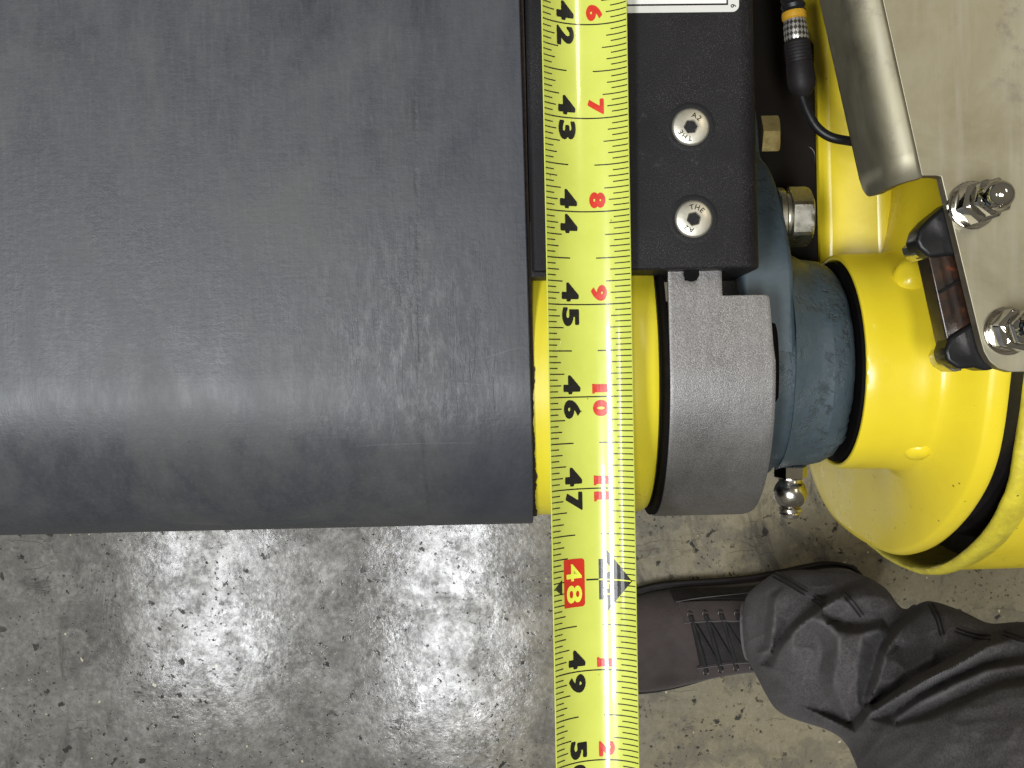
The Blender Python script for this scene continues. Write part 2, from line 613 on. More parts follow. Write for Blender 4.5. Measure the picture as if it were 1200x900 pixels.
def catmull(pts, n, closed=False):
    out = []
    P = [Vector(p) for p in pts]
    m = len(P)
    segs = m if closed else m - 1
    for i in range(segs):
        if closed:
            p0, p1, p2, p3 = P[(i - 1) % m], P[i], P[(i + 1) % m], P[(i + 2) % m]
        else:
            p0, p1, p2, p3 = P[max(i - 1, 0)], P[i], P[i + 1], P[min(i + 2, m - 1)]
        for k in range(n):
            t = k / n
            out.append(.5 * ((2 * p1) + (p2 - p0) * t + (2 * p0 - 5 * p1 + 4 * p2 - p3) * t * t
                             + (3 * p1 - p0 - 3 * p2 + p3) * t ** 3))
    if not closed:
        out.append(P[-1])
    return out


def tube_pts(path, rad, n=10):
    V, Fc = [], []
    path = [Vector(p) for p in path]
    m = len(path)
    ref = Vector((.13, .21, 1)).normalized()
    for i, p in enumerate(path):
        t = (path[min(i + 1, m - 1)] - path[max(i - 1, 0)]).normalized()
        e1 = (ref - t * ref.dot(t))
        if e1.length < 1e-3:
            e1 = Vector((1, 0, 0)) - t * t.x
        e1.normalize()
        e2 = t.cross(e1)
        r = rad[i] if isinstance(rad, (list, tuple)) else rad
        for k in range(n):
            a = 2 * math.pi * k / n
            V.append(p + (e1 * math.cos(a) + e2 * math.sin(a)) * r)
    for i in range(m - 1):
        for k in range(n):
            k2 = (k + 1) % n
            Fc.append((i * n + k, i * n + k2, (i + 1) * n + k2, (i + 1) * n + k))
    Fc.append(tuple(range(n)))
    Fc.append(tuple(range((m - 1) * n, m * n)))
    return V, Fc


def tube(name, path, rad, mat, parent=None, n=10, **kw):
    V, Fc = tube_pts(path, rad, n)
    return obj(name, V, Fc, mat, parent, **kw)


def hexagon(r, rot=0):
    return [(r * math.cos(rot + i * math.pi / 3), r * math.sin(rot + i * math.pi / 3)) for i in range(6)]


def grid_faces(rows, cols, wrap=False, off=0):
    Fc = []
    for i in range(rows - 1):
        for k in range(cols if wrap else cols - 1):
            k2 = (k + 1) % cols
            Fc.append((off + i * cols + k, off + i * cols + k2, off + (i + 1) * cols + k2, off + (i + 1) * cols + k))
    return Fc


# ---------------------------------------------------------------- floor
def build_floor():
    s = 40000
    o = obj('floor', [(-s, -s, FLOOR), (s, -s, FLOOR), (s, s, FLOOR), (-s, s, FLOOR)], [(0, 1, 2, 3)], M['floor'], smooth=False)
    o['kind'] = 'structure'


build_floor()

# ---------------------------------------------------------------- conveyor belt round its drum
AY, AZ = 21.0, -245.0        # drum axis
RB = 215.0                   # outer radius of belt


def belt_profile(r, n=48, top_y=900):
    pts = [(top_y - i * (top_y - AY) / 14, AZ + r) for i in range(14)]
    for i in range(n + 1):
        th = math.pi * i / n
        pts.append((AY - r * math.sin(th), AZ + r * math.cos(th)))
    pts += [(AY + i * (top_y - AY) / 14, AZ - r) for i in range(1, 15)]
    return pts


def build_belt():
    xs = [-950, -700, -450, -250, -120, -60, -20, None]
    outer = belt_profile(RB)
    inner = belt_profile(RB - 9)
    n = len(outer)
    V = []
    nx = len(xs)
    for ring in (outer, inner):
        for j, (y, z) in enumerate(ring):
            e = 23.0 - .007 * y
            for x in xs:
                xx = e if x is None else x
                zz, yy = z, y
                if x is None:
                    # slightly rounded edge
                    pass
                V.append((xx, yy, zz))
    Fc = grid_faces(n, nx) + grid_faces(n, nx, off=n * nx)
    for i in range(n - 1):
        for k in (0, nx - 1):
            a, b = i * nx + k, (i + 1) * nx + k
            Fc.append((a, b, b + n * nx, a + n * nx))
    for i in (0, n - 1):
        for k in range(nx - 1):
            a, b = i * nx + k, i * nx + k + 1
            Fc.append((a, b, b + n * nx, a + n * nx))
    lo = Vector((-950, AY - RB, AZ - RB)) * U
    hi = Vector((23 - .007 * (AY - RB), 900, AZ + RB)) * U
    c = (lo + hi) / 2
    root = thing('conveyor_belt', 'wide dark blue-grey rubber belt bending round the drum at its end', 'conveyor belt', (-450, 350, AZ))
    mat = mat_belt(c.x, c.y, c.z)
    cover = bevel(obj('belt_cover', V, Fc, mat, root), 1.6, 2)
    # frayed carcass ply showing along the cut edge
    rnd = random.Random(4)
    prof = belt_profile(RB - 9.4, 260)
    V, Fc = [], []
    jag = 2.0
    for j, (y, z) in enumerate(prof):
        jag = min(4.5, max(.3, jag + rnd.gauss(0, .55)))
        dy, dz = y - AY if y < AY else 0, z - AZ
        L = math.hypot(dy, dz)
        ny, nz = dy / L, dz / L
        for x in (-40, 24 - .007 * y + jag):
            V.append((x, y, z))
            V.append((x, y - ny * 3, z - nz * 3))
    for i in range(len(prof) - 1):
        a, b = i * 4, (i + 1) * 4
        Fc += [(a, a + 2, b + 2, b), (a + 2, a + 3, b + 3, b + 2), (a + 3, a + 1, b + 1, b + 3)]
    obj('fabric_ply', V, Fc, M['fabric'], root, smooth=False)


build_belt()


def build_drum():
    root = thing('drive_drum', 'bright yellow drum end sticking out of the belt under the tape', 'drum', (100, AY, AZ))
    r = 205.5
    prof = [(-700, r - 2), (40, r - 2), (150, r - 1.5), (172, r - 4), (179, r - 8), (182, r - 16)]
    lathe('drum_shell', prof, (0, AY, AZ), (1, 0, 0), M['yellow_drum'], root, n=160)
    lathe('gap_shade_disc', [(182.5, r - 14), (188, r - 14)], (0, AY, AZ), (1, 0, 0), M['dark'], root, n=96)  # near-black disc fills the gap and stands for its shade
    lathe('gap_shade_ring', [(184, 198), (186, 207), (190.2, 207)], (0, AY, AZ), (1, 0, 0), M['dark'], root, n=128)  # added ring, near-black for the shade beside the guard edge
    lathe('hub_ring', [(188.4, 90), (260, 90)], (0, AY, AZ), (1, 0, 0), M['dark'], root, n=48)
    return root


build_drum()


# ---------------------------------------------------------------- curved steel guard over the drum end
def build_guard():
    r = 209.0
    xl0, notch = 191.0, 256.0
    y_top, y_notch = 300.0, 101.0
    rows = []

    def xr(s):
        return 313 + 6 * min(1, max(0, (101 - s) / 110))
    # right limb and left limb built together: rows by y (flat) then by angle
    V, Fc = [], []
    cols = 26

    def addrow(a, b, y, z):
        i0 = len(V)
        for k in range(cols):
            if b > notch + 1:
                xx = a + (notch - a) * k / 13 if k <= 13 else notch + (b - notch) * (k - 13) / (cols - 14)
            else:
                xx = a + (notch - a) * min(k, 13) / 13
            V.append((xx, y, z))
        return i0
    st = []
    # tongue with a half round notch cut
    hy, hx, hr = 128.0, 219.0, 8.5
    tongue = [y_top, 220, 160, 145]
    for y in tongue:
        st.append(addrow(xl0, notch, y, AZ + r))
    for i in range(12):
        pass
    for y in (136, 128, 120, 110, y_notch + 4):
        st.append(addrow(xl0, notch, y, AZ + r))
    # small fillet then full width
    st.append(addrow(xl0, notch, y_notch, AZ + r))
    wide = []
    wide.append(addrow(xl0, xr(y_notch) - 5, y_notch, AZ + r))
    wide.append(addrow(xl0, xr(y_notch) - 1.5, y_notch - 1.5, AZ + r))
    wide.append(addrow(xl0, xr(y_notch), y_notch - 5, AZ + r))
    for y in (80, 60, 40):
        wide.append(addrow(xl0, xr(y), y, AZ + r))
    thmax = R(103)
    N = 60
    for i in range(N + 1):
        th = thmax * i / N
        s = r * (thmax - th)
        b = 318.5
        a = xl0
        Rc = 140.0
        if s < Rc:
            q = 1 - s / Rc
            b = 318.5 - 92 * (1 - math.sqrt(max(0, 1 - q * q)))
        Rc = 46.0
        if s < Rc:
            q = 1 - s / Rc
            a = xl0 + 12 * (1 - math.sqrt(max(0, 1 - q * q)))
        wide.append(addrow(a, b, AY - r * math.sin(th), AZ + r * math.cos(th)))
    for L in (st, wide):
        for i in range(len(L) - 1):
            a, b = L[i], L[i + 1]
            for k in range(13 if L is st else cols - 1):
                if L is st and 3 <= i <= 6:
                    xm = (V[a + k][0] + V[a + k + 1][0]) / 2
                    ym = (V[a][1] + V[b][1]) / 2
                    if (xm - hx) ** 2 + (ym - hy) ** 2 < hr * hr:
                        continue
                Fc.append((a + k, a + k + 1, b + k + 1, b + k))
    # bridge tongue to wide part
    a, b = st[-1], wide[0]
    root = thing('drum_guard', 'grey bead-blasted steel cover plate curving over the drum end beside the tape', 'guard', (255, AY, AZ))
    o = obj('guard_plate', V, Fc, M['guard'], root)
    solid(o, 8)
    bevel(o, 1.2, 2, 50)
    disc = lathe('hole_shadow', [(0, 9.5), (1.2, 9.5)], (hx, hy, AZ + r + .2), (0, 0, 1), M['dark'], root, n=24)
    disc.name = 'hole_shade_disc'  # dark disc on the plate, painted as the shade in a hole
    return root


build_guard()


# ---------------------------------------------------------------- black end cover with label and screws
def rrect(x0, x1, z0, z1, rs, n=8):
    """rounded rectangle, radii rs for (x0z0, x1z0, x1z1, x0z1)"""
    out = []
    for (cx, cz, a0, r) in ((x0, z0, math.pi, rs[0]), (x1, z0, 1.5 * math.pi, rs[1]), (x1, z1, 0, rs[2]), (x0, z1, .5 * math.pi, rs[3])):
        sx = 1 if cx == x0 else -1
        sz = 1 if cz == z0 else -1
        ox, oz = cx + sx * r, cz + sz * r
        for i in range(n + 1):
            a = a0 + i * math.pi / 2 / n
            out.append((ox + r * math.cos(a), oz + r * math.sin(a)))
    return out


CT = -6.0   # top of cover


def text_mesh(s, size, offset=0.0, sx=1.0):
    cu = bpy.data.curves.new('t', 'FONT')
    cu.body = s
    cu.size = size
    cu.offset = offset * size
    cu.resolution_u = 4
    ob = bpy.data.objects.new('t', cu)
    scene.collection.objects.link(ob)
    me = bpy.data.meshes.new_from_object(ob)
    V = [Vector((v.co.x * sx, v.co.y, 0)) for v in me.vertices]
    Fc = [tuple(p.vertices) for p in me.polygons]
    bpy.data.objects.remove(ob)
    bpy.data.curves.remove(cu)
    bpy.data.meshes.remove(me)
    xs = [v.x for v in V]
    ys = [v.y for v in V]
    return V, Fc, (min(xs), max(xs), min(ys), max(ys))


def build_cover():
    root = thing('end_cover', 'black powder-coated square cover with two socket screws and a white label', 'cover', (160, 400, -80))
    y0 = 131
    # a boss behind the front edge
    body = prism('cover_body', rrect(26, 299, -175, CT, (4, 4, 26, 7)), y0, 900, M['black'], root, axis='y', angle=60)
    bevel(body, 7, 4, 60)
    lip = prism('front_lip', rrect(24.5, 60, -60, CT - 4, (3, 3, 3, 3)), y0 - 5, y0 + 60, M['black'], root, axis='y')
    # label
    lroot = None
    pts = []
    c = W(866, 14, CT)
    ang = -.012
    lw, lh = 175, 200
    poly = []
    corner = Vector((c.x, c.y + 0))
    r = 8
    base = [(-lw, 0)] + [(-r + r * math.cos(a), r + r * math.sin(a)) for a in [R(-90 + 15 * i) for i in range(7)]] + [(0, lh), (-lw, lh)]
    rot = Matrix.Rotation(ang + .0, 2)
    poly = [tuple(Vector((corner.x, corner.y)) + rot @ Vector(p)) for p in base]
    lab = prism('label', poly, CT + .05, CT + .7, M['labelgrey'], root, label='white label with a black-lined box')

    def lp(x, y):
        q = Vector((corner.x, corner.y)) + rot @ Vector((x, y))
        return (q.x, q.y)
    # black line frame and white field
    prism('label_frame', [lp(-lw, 8), lp(-13, 8), lp(-13, lh - 5), lp(-lw, lh - 5)], CT + .7, CT + 1.0, M['ink'], lab)
    prism('label_field', [lp(-lw, 10), lp(-15, 10), lp(-15, lh - 7), lp(-lw, lh - 7)], CT + 1.0, CT + 1.3, M['label'], lab)
    V, Fc, bb = text_mesh('6', 9, .02)
    V = [Vector((*lp(-10 + (v.y - bb[2]), 9 - (v.x - bb[0])), CT + .9)) for v in V]
    obj('label_number', V, Fc, M['ink'], lab, smooth=False)
    # two countersunk screws
    for i, (px, py, spin, words) in enumerate(((809.5, 148.5, R(62), ((R(58), 'A2'), (R(-125), 'THE'))),
                                             (813, 256.5, R(12), ((R(72), 'THE'), (R(-118), 'A2'))))):
        c = W(px, py, CT + 1)
        # dimple ring pressed in the sheet
        lathe('countersink', [(.02, 29), (.45, 27), (.5, 25), (.1, 23)], (c.x, c.y, CT), (0, 0, 1), M['black'], root, n=48, close=False)
        rr, hx = 21.0, 7.8
        # head with a hexagonal socket: ring between circle and hexagon
        n = 48
        V, Fc = [], []

        def ring(fr, z, hexa):
            a0 = len(V)
            for k in range(n):
                a = 2 * math.pi * k / n
                if hexa:
                    aa = (a - spin) % (math.pi / 3) - math.pi / 6
                    q = fr * math.cos(math.pi / 6) / math.cos(aa)
                else:
                    q = fr
                V.append((c.x + q * math.cos(a), c.y + q * math.sin(a), z))
            return a0
        zt = CT + 2.4
        R0 = ring(rr + 1.6, zt - 3, False)
        R1 = ring(rr, zt - .9, False)
        R2 = ring(rr - 1.3, zt, False)
        R3 = ring(hx * 1.17, zt, True)
        R4 = ring(hx, zt - 1.2, True)
        R5 = ring(hx * .96, zt - 13, True)
        for a, b in ((R0, R1), (R1, R2), (R2, R3), (R3, R4), (R4, R5)):
            for k in range(n):
                k2 = (k + 1) % n
                Fc.append((a + k, a + k2, b + k2, b + k))
        s = obj('socket_screw', V, Fc, M['screw'], root, angle=35)
        lathe('hex_socket', [(0, hx * .95), (.8, hx * .95)], (c.x, c.y, zt - 12), (0, 0, 1), M['brown'], s, n=24)
        for ang0, wd in words:
            V2, F2 = [], []
            step = R(28)
            for j, ch in enumerate(wd):
                tv, tf, bb = text_mesh(ch, 8.6, .012)
                a = ang0 - (j - (len(wd) - 1) / 2) * step
                up = Vector((math.cos(a), math.sin(a)))
                rt = Vector((math.sin(a), -math.cos(a)))
                o0 = len(V2)
                for v in tv:
                    q = Vector((c.x, c.y)) + up * (10.9 + v.y - bb[2]) + rt * (v.x - (bb[0] + bb[1]) / 2)
                    V2.append((q.x, q.y, zt + .12))
                F2 += [tuple(o0 + k for k in f) for f in tf]
            obj('stamped_letters', V2, F2, M['brown'], s, smooth=False)
    return root


build_cover()


# ---------------------------------------------------------------- bearing housing
def hex_bolt(parent, x, y, z, rot, mats, wr=40, hr=42, hl=28, wl=9, kind='bolt'):
    w = lathe('washer', [(0, wr), (wl, wr), (wl, 20)], (x, y, z), (1, 0, 0), mats[1], parent, n=48)
    bevel(w, 1.5, 2)
    sp = lathe('spring_washer', [(wl, wr - 5), (wl + 8, wr - 5)], (x, y, z), (1, 0, 0), mats[1], parent, n=40)
    bevel(sp, 2.5, 3)
    n = 48
    V, Fc = [], []
    x0 = x + wl + 8
    prof = [(0, 1.0, 1), (hl - 7, 1.0, 1), (hl - 1.5, .93, .3), (hl, .86, 0)]
    for d, s, hx in prof:
        for k in range(n):
            a = 2 * math.pi * k / n
            aa = (a - rot) % (math.pi / 3) - math.pi / 6
            q = hr * math.cos(math.pi / 6) / math.cos(aa)
            q = min(q, hr * (1.0 if hx else .9)) if hx == 1 else min(q, hr * s)
            V.append((x0 + d, y + q * math.cos(a), z + q * math.sin(a)))
    for i in range(len(prof) - 1):
        for k in range(n):
            k2 = (k + 1) % n
            Fc.append((i * n + k, i * n + k2, (i + 1) * n + k2, (i + 1) * n + k))
    Fc += [tuple(range(n)), tuple(range(3 * n, 4 * n))]
    return obj('hex_bolt_head', V, Fc, mats[0], parent, angle=22)


def build_bearing():
    root = thing('bearing_housing', 'blue-grey cast bearing housing with bolts and a grease nipple beside the grey guard', 'bearing', (370, AY, AZ))
    # barrel with uneven paint edge
    prof = [(290, 100), (296, 148), (330, 146), (370, 144.5), (405, 143), (422, 140.5), (434, 135), (441, 127), (444, 116), (444, 20)]
    V, Fc = lathe_pts(prof, (0, AY, AZ), (1, 0, 0), 128)
    W2 = []
    for v in V:
        v = Vector(v)
        d = noise.noise(v * .03) * 2.2 + noise.noise(v * .09) * 1.0
        rad = Vector((0, v.y - AY, v.z - AZ))
        if rad.length > 30:
            v += rad.normalized() * d
        th = math.atan2(v.y - AY, v.z - AZ)
        if v.x > 425 and th < -.2:
            v.x += (noise.noise(Vector((th * 9, 2, 7))) * 9 + noise.noise(Vector((th * 26, 5, 1))) * 6) * min(1, -th - .2) - 1
        W2.append(v)
    obj('bearing_barrel', W2, Fc, M['blue'], root, angle=50)
    fl = [(-60, -140), (20, -102), (110, -104), (158, -113), (215, -146), (262, -184), (296, -226), (322, -270), (380, -286), (430, -330), (440, -460), (-120, -460), (-135, -260)]
    f = prism('flange', [tuple(p) for p in catmull([(a, b, 0) for a, b in fl], 6, True)] and [(p.x, p.y) for p in catmull([(a, b, 0) for a, b in fl], 6, True)], 296, 362, M['blue'], root, axis='x', angle=40)
    bevel(f, 7, 3, 50)
    # fillet web between flange and barrel
    V, Fc = [], []
    n, m = 40, 10
    for i in range(n + 1):
        th = R(-75 + 150 * i / n)
        for k in range(m + 1):
            q = k / m
            x = 358 + 52 * q
            rr = 143.0 + 30 * (1 - math.sin(q * math.pi / 2)) * (.25 + .75 * max(0, math.sin(th + .25)))
            V.append((x, AY + rr * math.sin(th), AZ + rr * math.cos(th)))
    obj('fillet', V, grid_faces(n + 1, m + 1), M['blue'], root, angle=60)
    # dark tube standing for the shade in a slot beside the guard
    path = [(331, AY + 147 * math.sin(R(a)), AZ + 147 * math.cos(R(a))) for a in range(-21, 22, 3)]
    tube('slot_shade_tube', path, [3] + [7.0] * (len(path) - 2) + [3], M['dark'], root, n=12)
    b1 = W(930, 254, -195)
    hex_bolt(root, 362, b1.y, -198, .2, (M['zinc'], M['zinc']))
    hex_bolt(root, 362, 357, -335, .52, (M['brass'], M['brass']), wr=32, hr=44, wl=2, hl=26)
    # grease nipple pointing away from the barrel
    g = Vector((386, -120, AZ + 8))
    ax = Vector((-.02, -1, -.08)).normalized()
    V, Fc = [], []
    n = 6
    e1 = Vector((0, 0, 1)) - ax * ax.z
    e1.normalize()
    e2 = ax.cross(e1)
    nip = None
    for d, q in ((0, 21), (2, 23), (17, 23), (19, 20)):
        for k in range(6):
            a = math.pi / 3 * (k + .5)
            V.append(g + ax * (d + 1) + (e1 * math.cos(a) + e2 * math.sin(a)) * q)
    for i in range(3):
        for k in range(6):
            k2 = (k + 1) % 6
            Fc.append((i * 6 + k, i * 6 + k2, (i + 1) * 6 + k2, (i + 1) * 6 + k))
    Fc += [tuple(range(6)), tuple(range(18, 24))]
    nip = obj('grease_nipple', V, Fc, M['chrome'], root, angle=20)
    bp = [(18, 14), (19, 16)] + [(41 - 23 * math.cos(R(a)), 23 * math.sin(R(a))) for a in range(45, 145, 7)] + [(61, 11), (62.5, 15.5), (66, 16), (68, 13.5), (70, 14.5), (74, 13.5), (76.5, 9), (77, 3)]
    lathe('nipple_head', bp, g, ax, M['nipple'], nip, n=40, angle=40)
    return root


build_bearing()


# ---------------------------------------------------------------- yellow gear housing
OUT = [(-4, -48), (-110, -89), (-183, -165), (-240, -270), (-274, -380), (-284, -480), (-278, -625), (-254, -750),
       (-191, -863), (-80, -940), (100, -970), (350, -940), (520, -800), (590, -480), (540, -200), (400, -80), (200, -28), (90, -30)]


def outline_radius():
    c = catmull([(a, b, 0) for a, b in OUT], 16, True)
    tab = []
    for p in c:
        dy, dz = p.x - AY, p.y - AZ
        tab.append((math.atan2(dy, dz), math.hypot(dy, dz)))
    tab.sort()

    def rad(th):
        th = (th + math.pi) % (2 * math.pi) - math.pi
        for i in range(len(tab)):
            a, b = tab[i - 1], tab[i]
            a0 = a[0] - (2 * math.pi if i == 0 else 0)
            if a0 <= th <= b[0]:
                f = (th - a0) / max(1e-9, b[0] - a0)
                return a[1] + (b[1] - a[1]) * f
        return tab[0][1] if th < tab[0][0] else tab[-1][1]
    return rad


RAD = outline_radius()


def ring_loft(name, rings, mat, parent, n=160, cap0=False, cap1=False, wob=0, **kw):
    """rings: (x, f(th) -> radius) about the drum axis"""
    V = []
    for x, f in rings:
        for k in range(n):
            th = 2 * math.pi * k / n
            r = f(th)
            v = Vector((x, AY + r * math.sin(th), AZ + r * math.cos(th)))
            if wob:
                d = noise.noise(v * .02) * wob
                v += Vector((d * .6, math.sin(th) * d, math.cos(th) * d))
            V.append(v)
    Fc = grid_faces(len(rings), n, True)
    if cap0:
        Fc.append(tuple(range(n)))
    if cap1:
        Fc.append(tuple(range((len(rings) - 1) * n, len(rings) * n)))
    return obj(name, V, Fc, mat, parent, **kw)


# outline of the deep part must shrink about its own centre, not the drum axis
OC = (120.0, -480.0)


def scaled_ring(scale):
    pts = catmull([(OC[0] + (a - OC[0]) * scale, OC[1] + (b - OC[1]) * scale, 0) for a, b in OUT], 10, True)
    return [(p.x, p.y) for p in pts]


def shifted_ring(scale, dy, dz):
    pts = catmull([(OC[0] + (a - OC[0]) * scale + dy, OC[1] + (b - OC[1]) * scale + dz, 0) for a, b in OUT], 10, True)
    return [(p.x, p.y) for p in pts]


def xloft(name, rings, mat, parent, cap0=False, cap1=False, wob=0, **kw):
    V = []
    n = len(rings[0][1])
    for x, pts in rings:
        for (y, z) in pts:
            v = Vector((x, y, z))
            if wob:
                d = noise.noise(v * .015) * wob + noise.noise(v * .05) * wob * .4
                v += Vector((d, d * .3, d * .3))
            V.append(v)
    Fc = grid_faces(len(rings), n, True)
    if cap0:
        Fc.append(tuple(range(n)))
    if cap1:
        Fc.append(tuple(range((len(rings) - 1) * n, len(rings) * n)))
    return obj(name, V, Fc, mat, parent, **kw)


def build_gear():
    root = thing('gear_housing', 'glossy bright yellow gear housing with a round collar and flared rim', 'gear housing', (650, 150, -450))
    c = lambda r: (lambda th: r)
    mixr = lambda t: (lambda th: 150 * (1 - t) + RAD(th) * t)
    rings = [(470, c(141)), (452, c(141)), (449.5, c(142.5)), (448.5, c(145)), (449.5, c(147.5)), (453, c(149)), (470, c(149.5)), (500, c(150)),
             (520, c(151)), (532, c(154)), (540, mixr(.04)), (546, mixr(.09)), (552, mixr(.18)), (560, mixr(.38)), (568, mixr(.6)), (575, mixr(.8)), (581, mixr(.93)),
             (583, mixr(.965)), (589, mixr(.985)), (595, mixr(1.0)), (601, mixr(1.004)), (606, mixr(.995)), (608, mixr(.97)), (608, mixr(.5))]
    ring_loft('collar', rings, M['yellow'], root, angle=45)
    # dark bore behind the collar mouth
    lathe('bore', [(446, 139), (520, 139)], (0, AY, AZ), (1, 0, 0), M['dark'], root, n=96)
    # casting bosses on the flare
    for px, py, z, s in ((1066, 327, -141, (22, 26, 22)), (1075, 521, -168, (24, 21, 24))):
        p = W(px, py, z)
        V = []
        n, m = 24, 14
        for i in range(m + 1):
            ph = math.pi * i / m
            for k in range(n):
                a = 2 * math.pi * k / n
                q = Vector((math.sin(ph) * math.cos(a) * s[0], math.sin(ph) * math.sin(a) * s[1], math.cos(ph) * s[2]))
                q *= 1 + .12 * noise.noise(q * .06)
                V.append(p + q)
        obj('casting_boss', V, grid_faces(m + 1, n, True), M['yellow'], root, angle=80)
    # upper body behind the cover
    prof = [(430, -900), (430, -352), (452, -340), (470, -318), (498, -314), (540, -292), (760, -290), (900, -300), (900, -900)]
    b = prism('upper_body', prof, 148, 900, M['yellow'], root, axis='y', angle=25)
    bevel(b, 6, 3, 20)
    # black gap ring
    def cup(k):
        return shifted_ring(1.07 * k, -40, -200)
    xloft('rubber_gap', [(606, scaled_ring(.88)), (640, shifted_ring(.88, -15, -80)), (820, cup(.86)), (822, cup(.96))], M['rubber_soft'], root, angle=60)
    # rear cup
    xloft('rear_cup', [(900, cup(.958)), (730, cup(.96)), (714, cup(.963)), (704, cup(.970)), (701, cup(.979)), (703, cup(.990)), (710, cup(1.0)), (724, cup(1.002)), (736, cup(.99)), (750, cup(.982))],
          M['yellow_worn'], root, wob=2, angle=60, label='yellow rear rim with dirty worn edge')
    xloft('rear_body', [(742, cup(.984)), (1500, cup(.975))], M['yellow'], root, angle=60)
    return root


build_gear()


def build_gap_sheet():
    a = W(893, 48, -300)
    b = W(968, 303, -300)
    o = prism('gap_shade_sheet', [(320, b.y - 4), (452, b.y - 4), (452, a.y - 4), (444, a.y + 8), (424, a.y + 58), (424, a.y + 300), (320, a.y + 300)], -316, -306, M['brown'])  # added sheet, coloured near-black as the shade of the deep gap
    bevel(o, 3, 2)
    root = o
    tag(o, 'dark sheet standing for the shade in the gap between black cover and yellow housing', 'plate')
    path = [Vector(W(946 + 9 * math.sin(R(t)), 184 + 12 * -math.cos(R(t)), -304)) for t in range(10, 150, 10)]
    tube('gap_sheet_arc', path, 1.2, M['rubber'], o, n=6)


build_gap_sheet()


# ---------------------------------------------------------------- sensor cable with round connector
def lathe_uv(o):
    me = o.data
    uv = me.uv_layers.new(name='uv')
    lo = [min(v.co[i] for v in me.vertices) for i in range(3)]
    hi = [max(v.co[i] for v in me.vertices) for i in range(3)]
    for lp in me.loops:
        v = me.vertices[lp.vertex_index].co
        a = math.atan2(v.z, v.x)
        uv.data[lp.index].uv = (a / math.pi, (v.y - lo[1]) / (hi[1] - lo[1]))


def build_cable():
    Z = -150
    root = thing('sensor_cable', 'black sensor cable with a knurled silver connector and orange ring', 'cable', W(930, 60, Z))
    p0, p1 = W(924, -40, Z), W(941, 112, Z)
    ax = (p1 - p0).normalized()
    L = (p1 - p0).length

    def t(py):  # distance along axis for photograph row
        return (py + 40) / 152 * L
    s = 1400 / 1250
    lathe('cable_socket', [(0, 14 * s), (t(-8), 14 * s), (t(-4), 12 * s), (t(-1), 14 * s), (t(3), 12.5 * s), (t(7), 14.5 * s), (t(11), 13 * s), (t(14), 14 * s)], p0, ax, M['rubber'], root, n=40)
    lathe('orange_ring', [(t(14.5), 13.6 * s), (t(17), 14.4 * s), (t(22), 14.2 * s), (t(24), 12 * s)], p0, ax, M['orange'], root, n=40)
    V, Fc = lathe_pts([(t(24), 12.5 * s), (t(28), 13 * s), (t(31), 13.8 * s), (t(45), 14.2 * s), (t(48), 13.6 * s)], p0, ax, 60)
    k = obj('knurled_nut', V, Fc, M['knurl'], root)
    lathe_uv(k)
    # fine raised knurl teeth
    kb = []
    prof = [(t(48.5), 14 * s), (t(50), 15 * s)]
    for i in range(6):
        y = 52 + i * 4
        prof += [(t(y), 15.4 * s), (t(y + 1.6), 14.6 * s), (t(y + 2.2), 14.6 * s), (t(y + 3), 15.5 * s)]
    prof += [(t(80), 16.0 * s), (t(96), 16.4 * s), (t(104), 14.6 * s), (t(110), 10.5 * s), (t(114), 6 * s)]
    lathe('connector_boot', prof, p0, ax, M['rubber_soft'], root, n=40)
    pts = [W(937, 100, Z), W(941, 116, Z), W(948, 134, Z + 2), W(958, 150, Z + 4), W(972, 160, Z + 6), W(990, 164.5, Z + 6), W(1012, 166, Z), W(1060, 160, Z - 20), W(1120, 120, Z - 40)]
    tube('cable_lead', catmull(pts, 8), 5.6 * s, M['rubber'], root, n=14)


build_cable()


# ---------------------------------------------------------------- stainless bracket over the yellow housing
PZ = 60.0


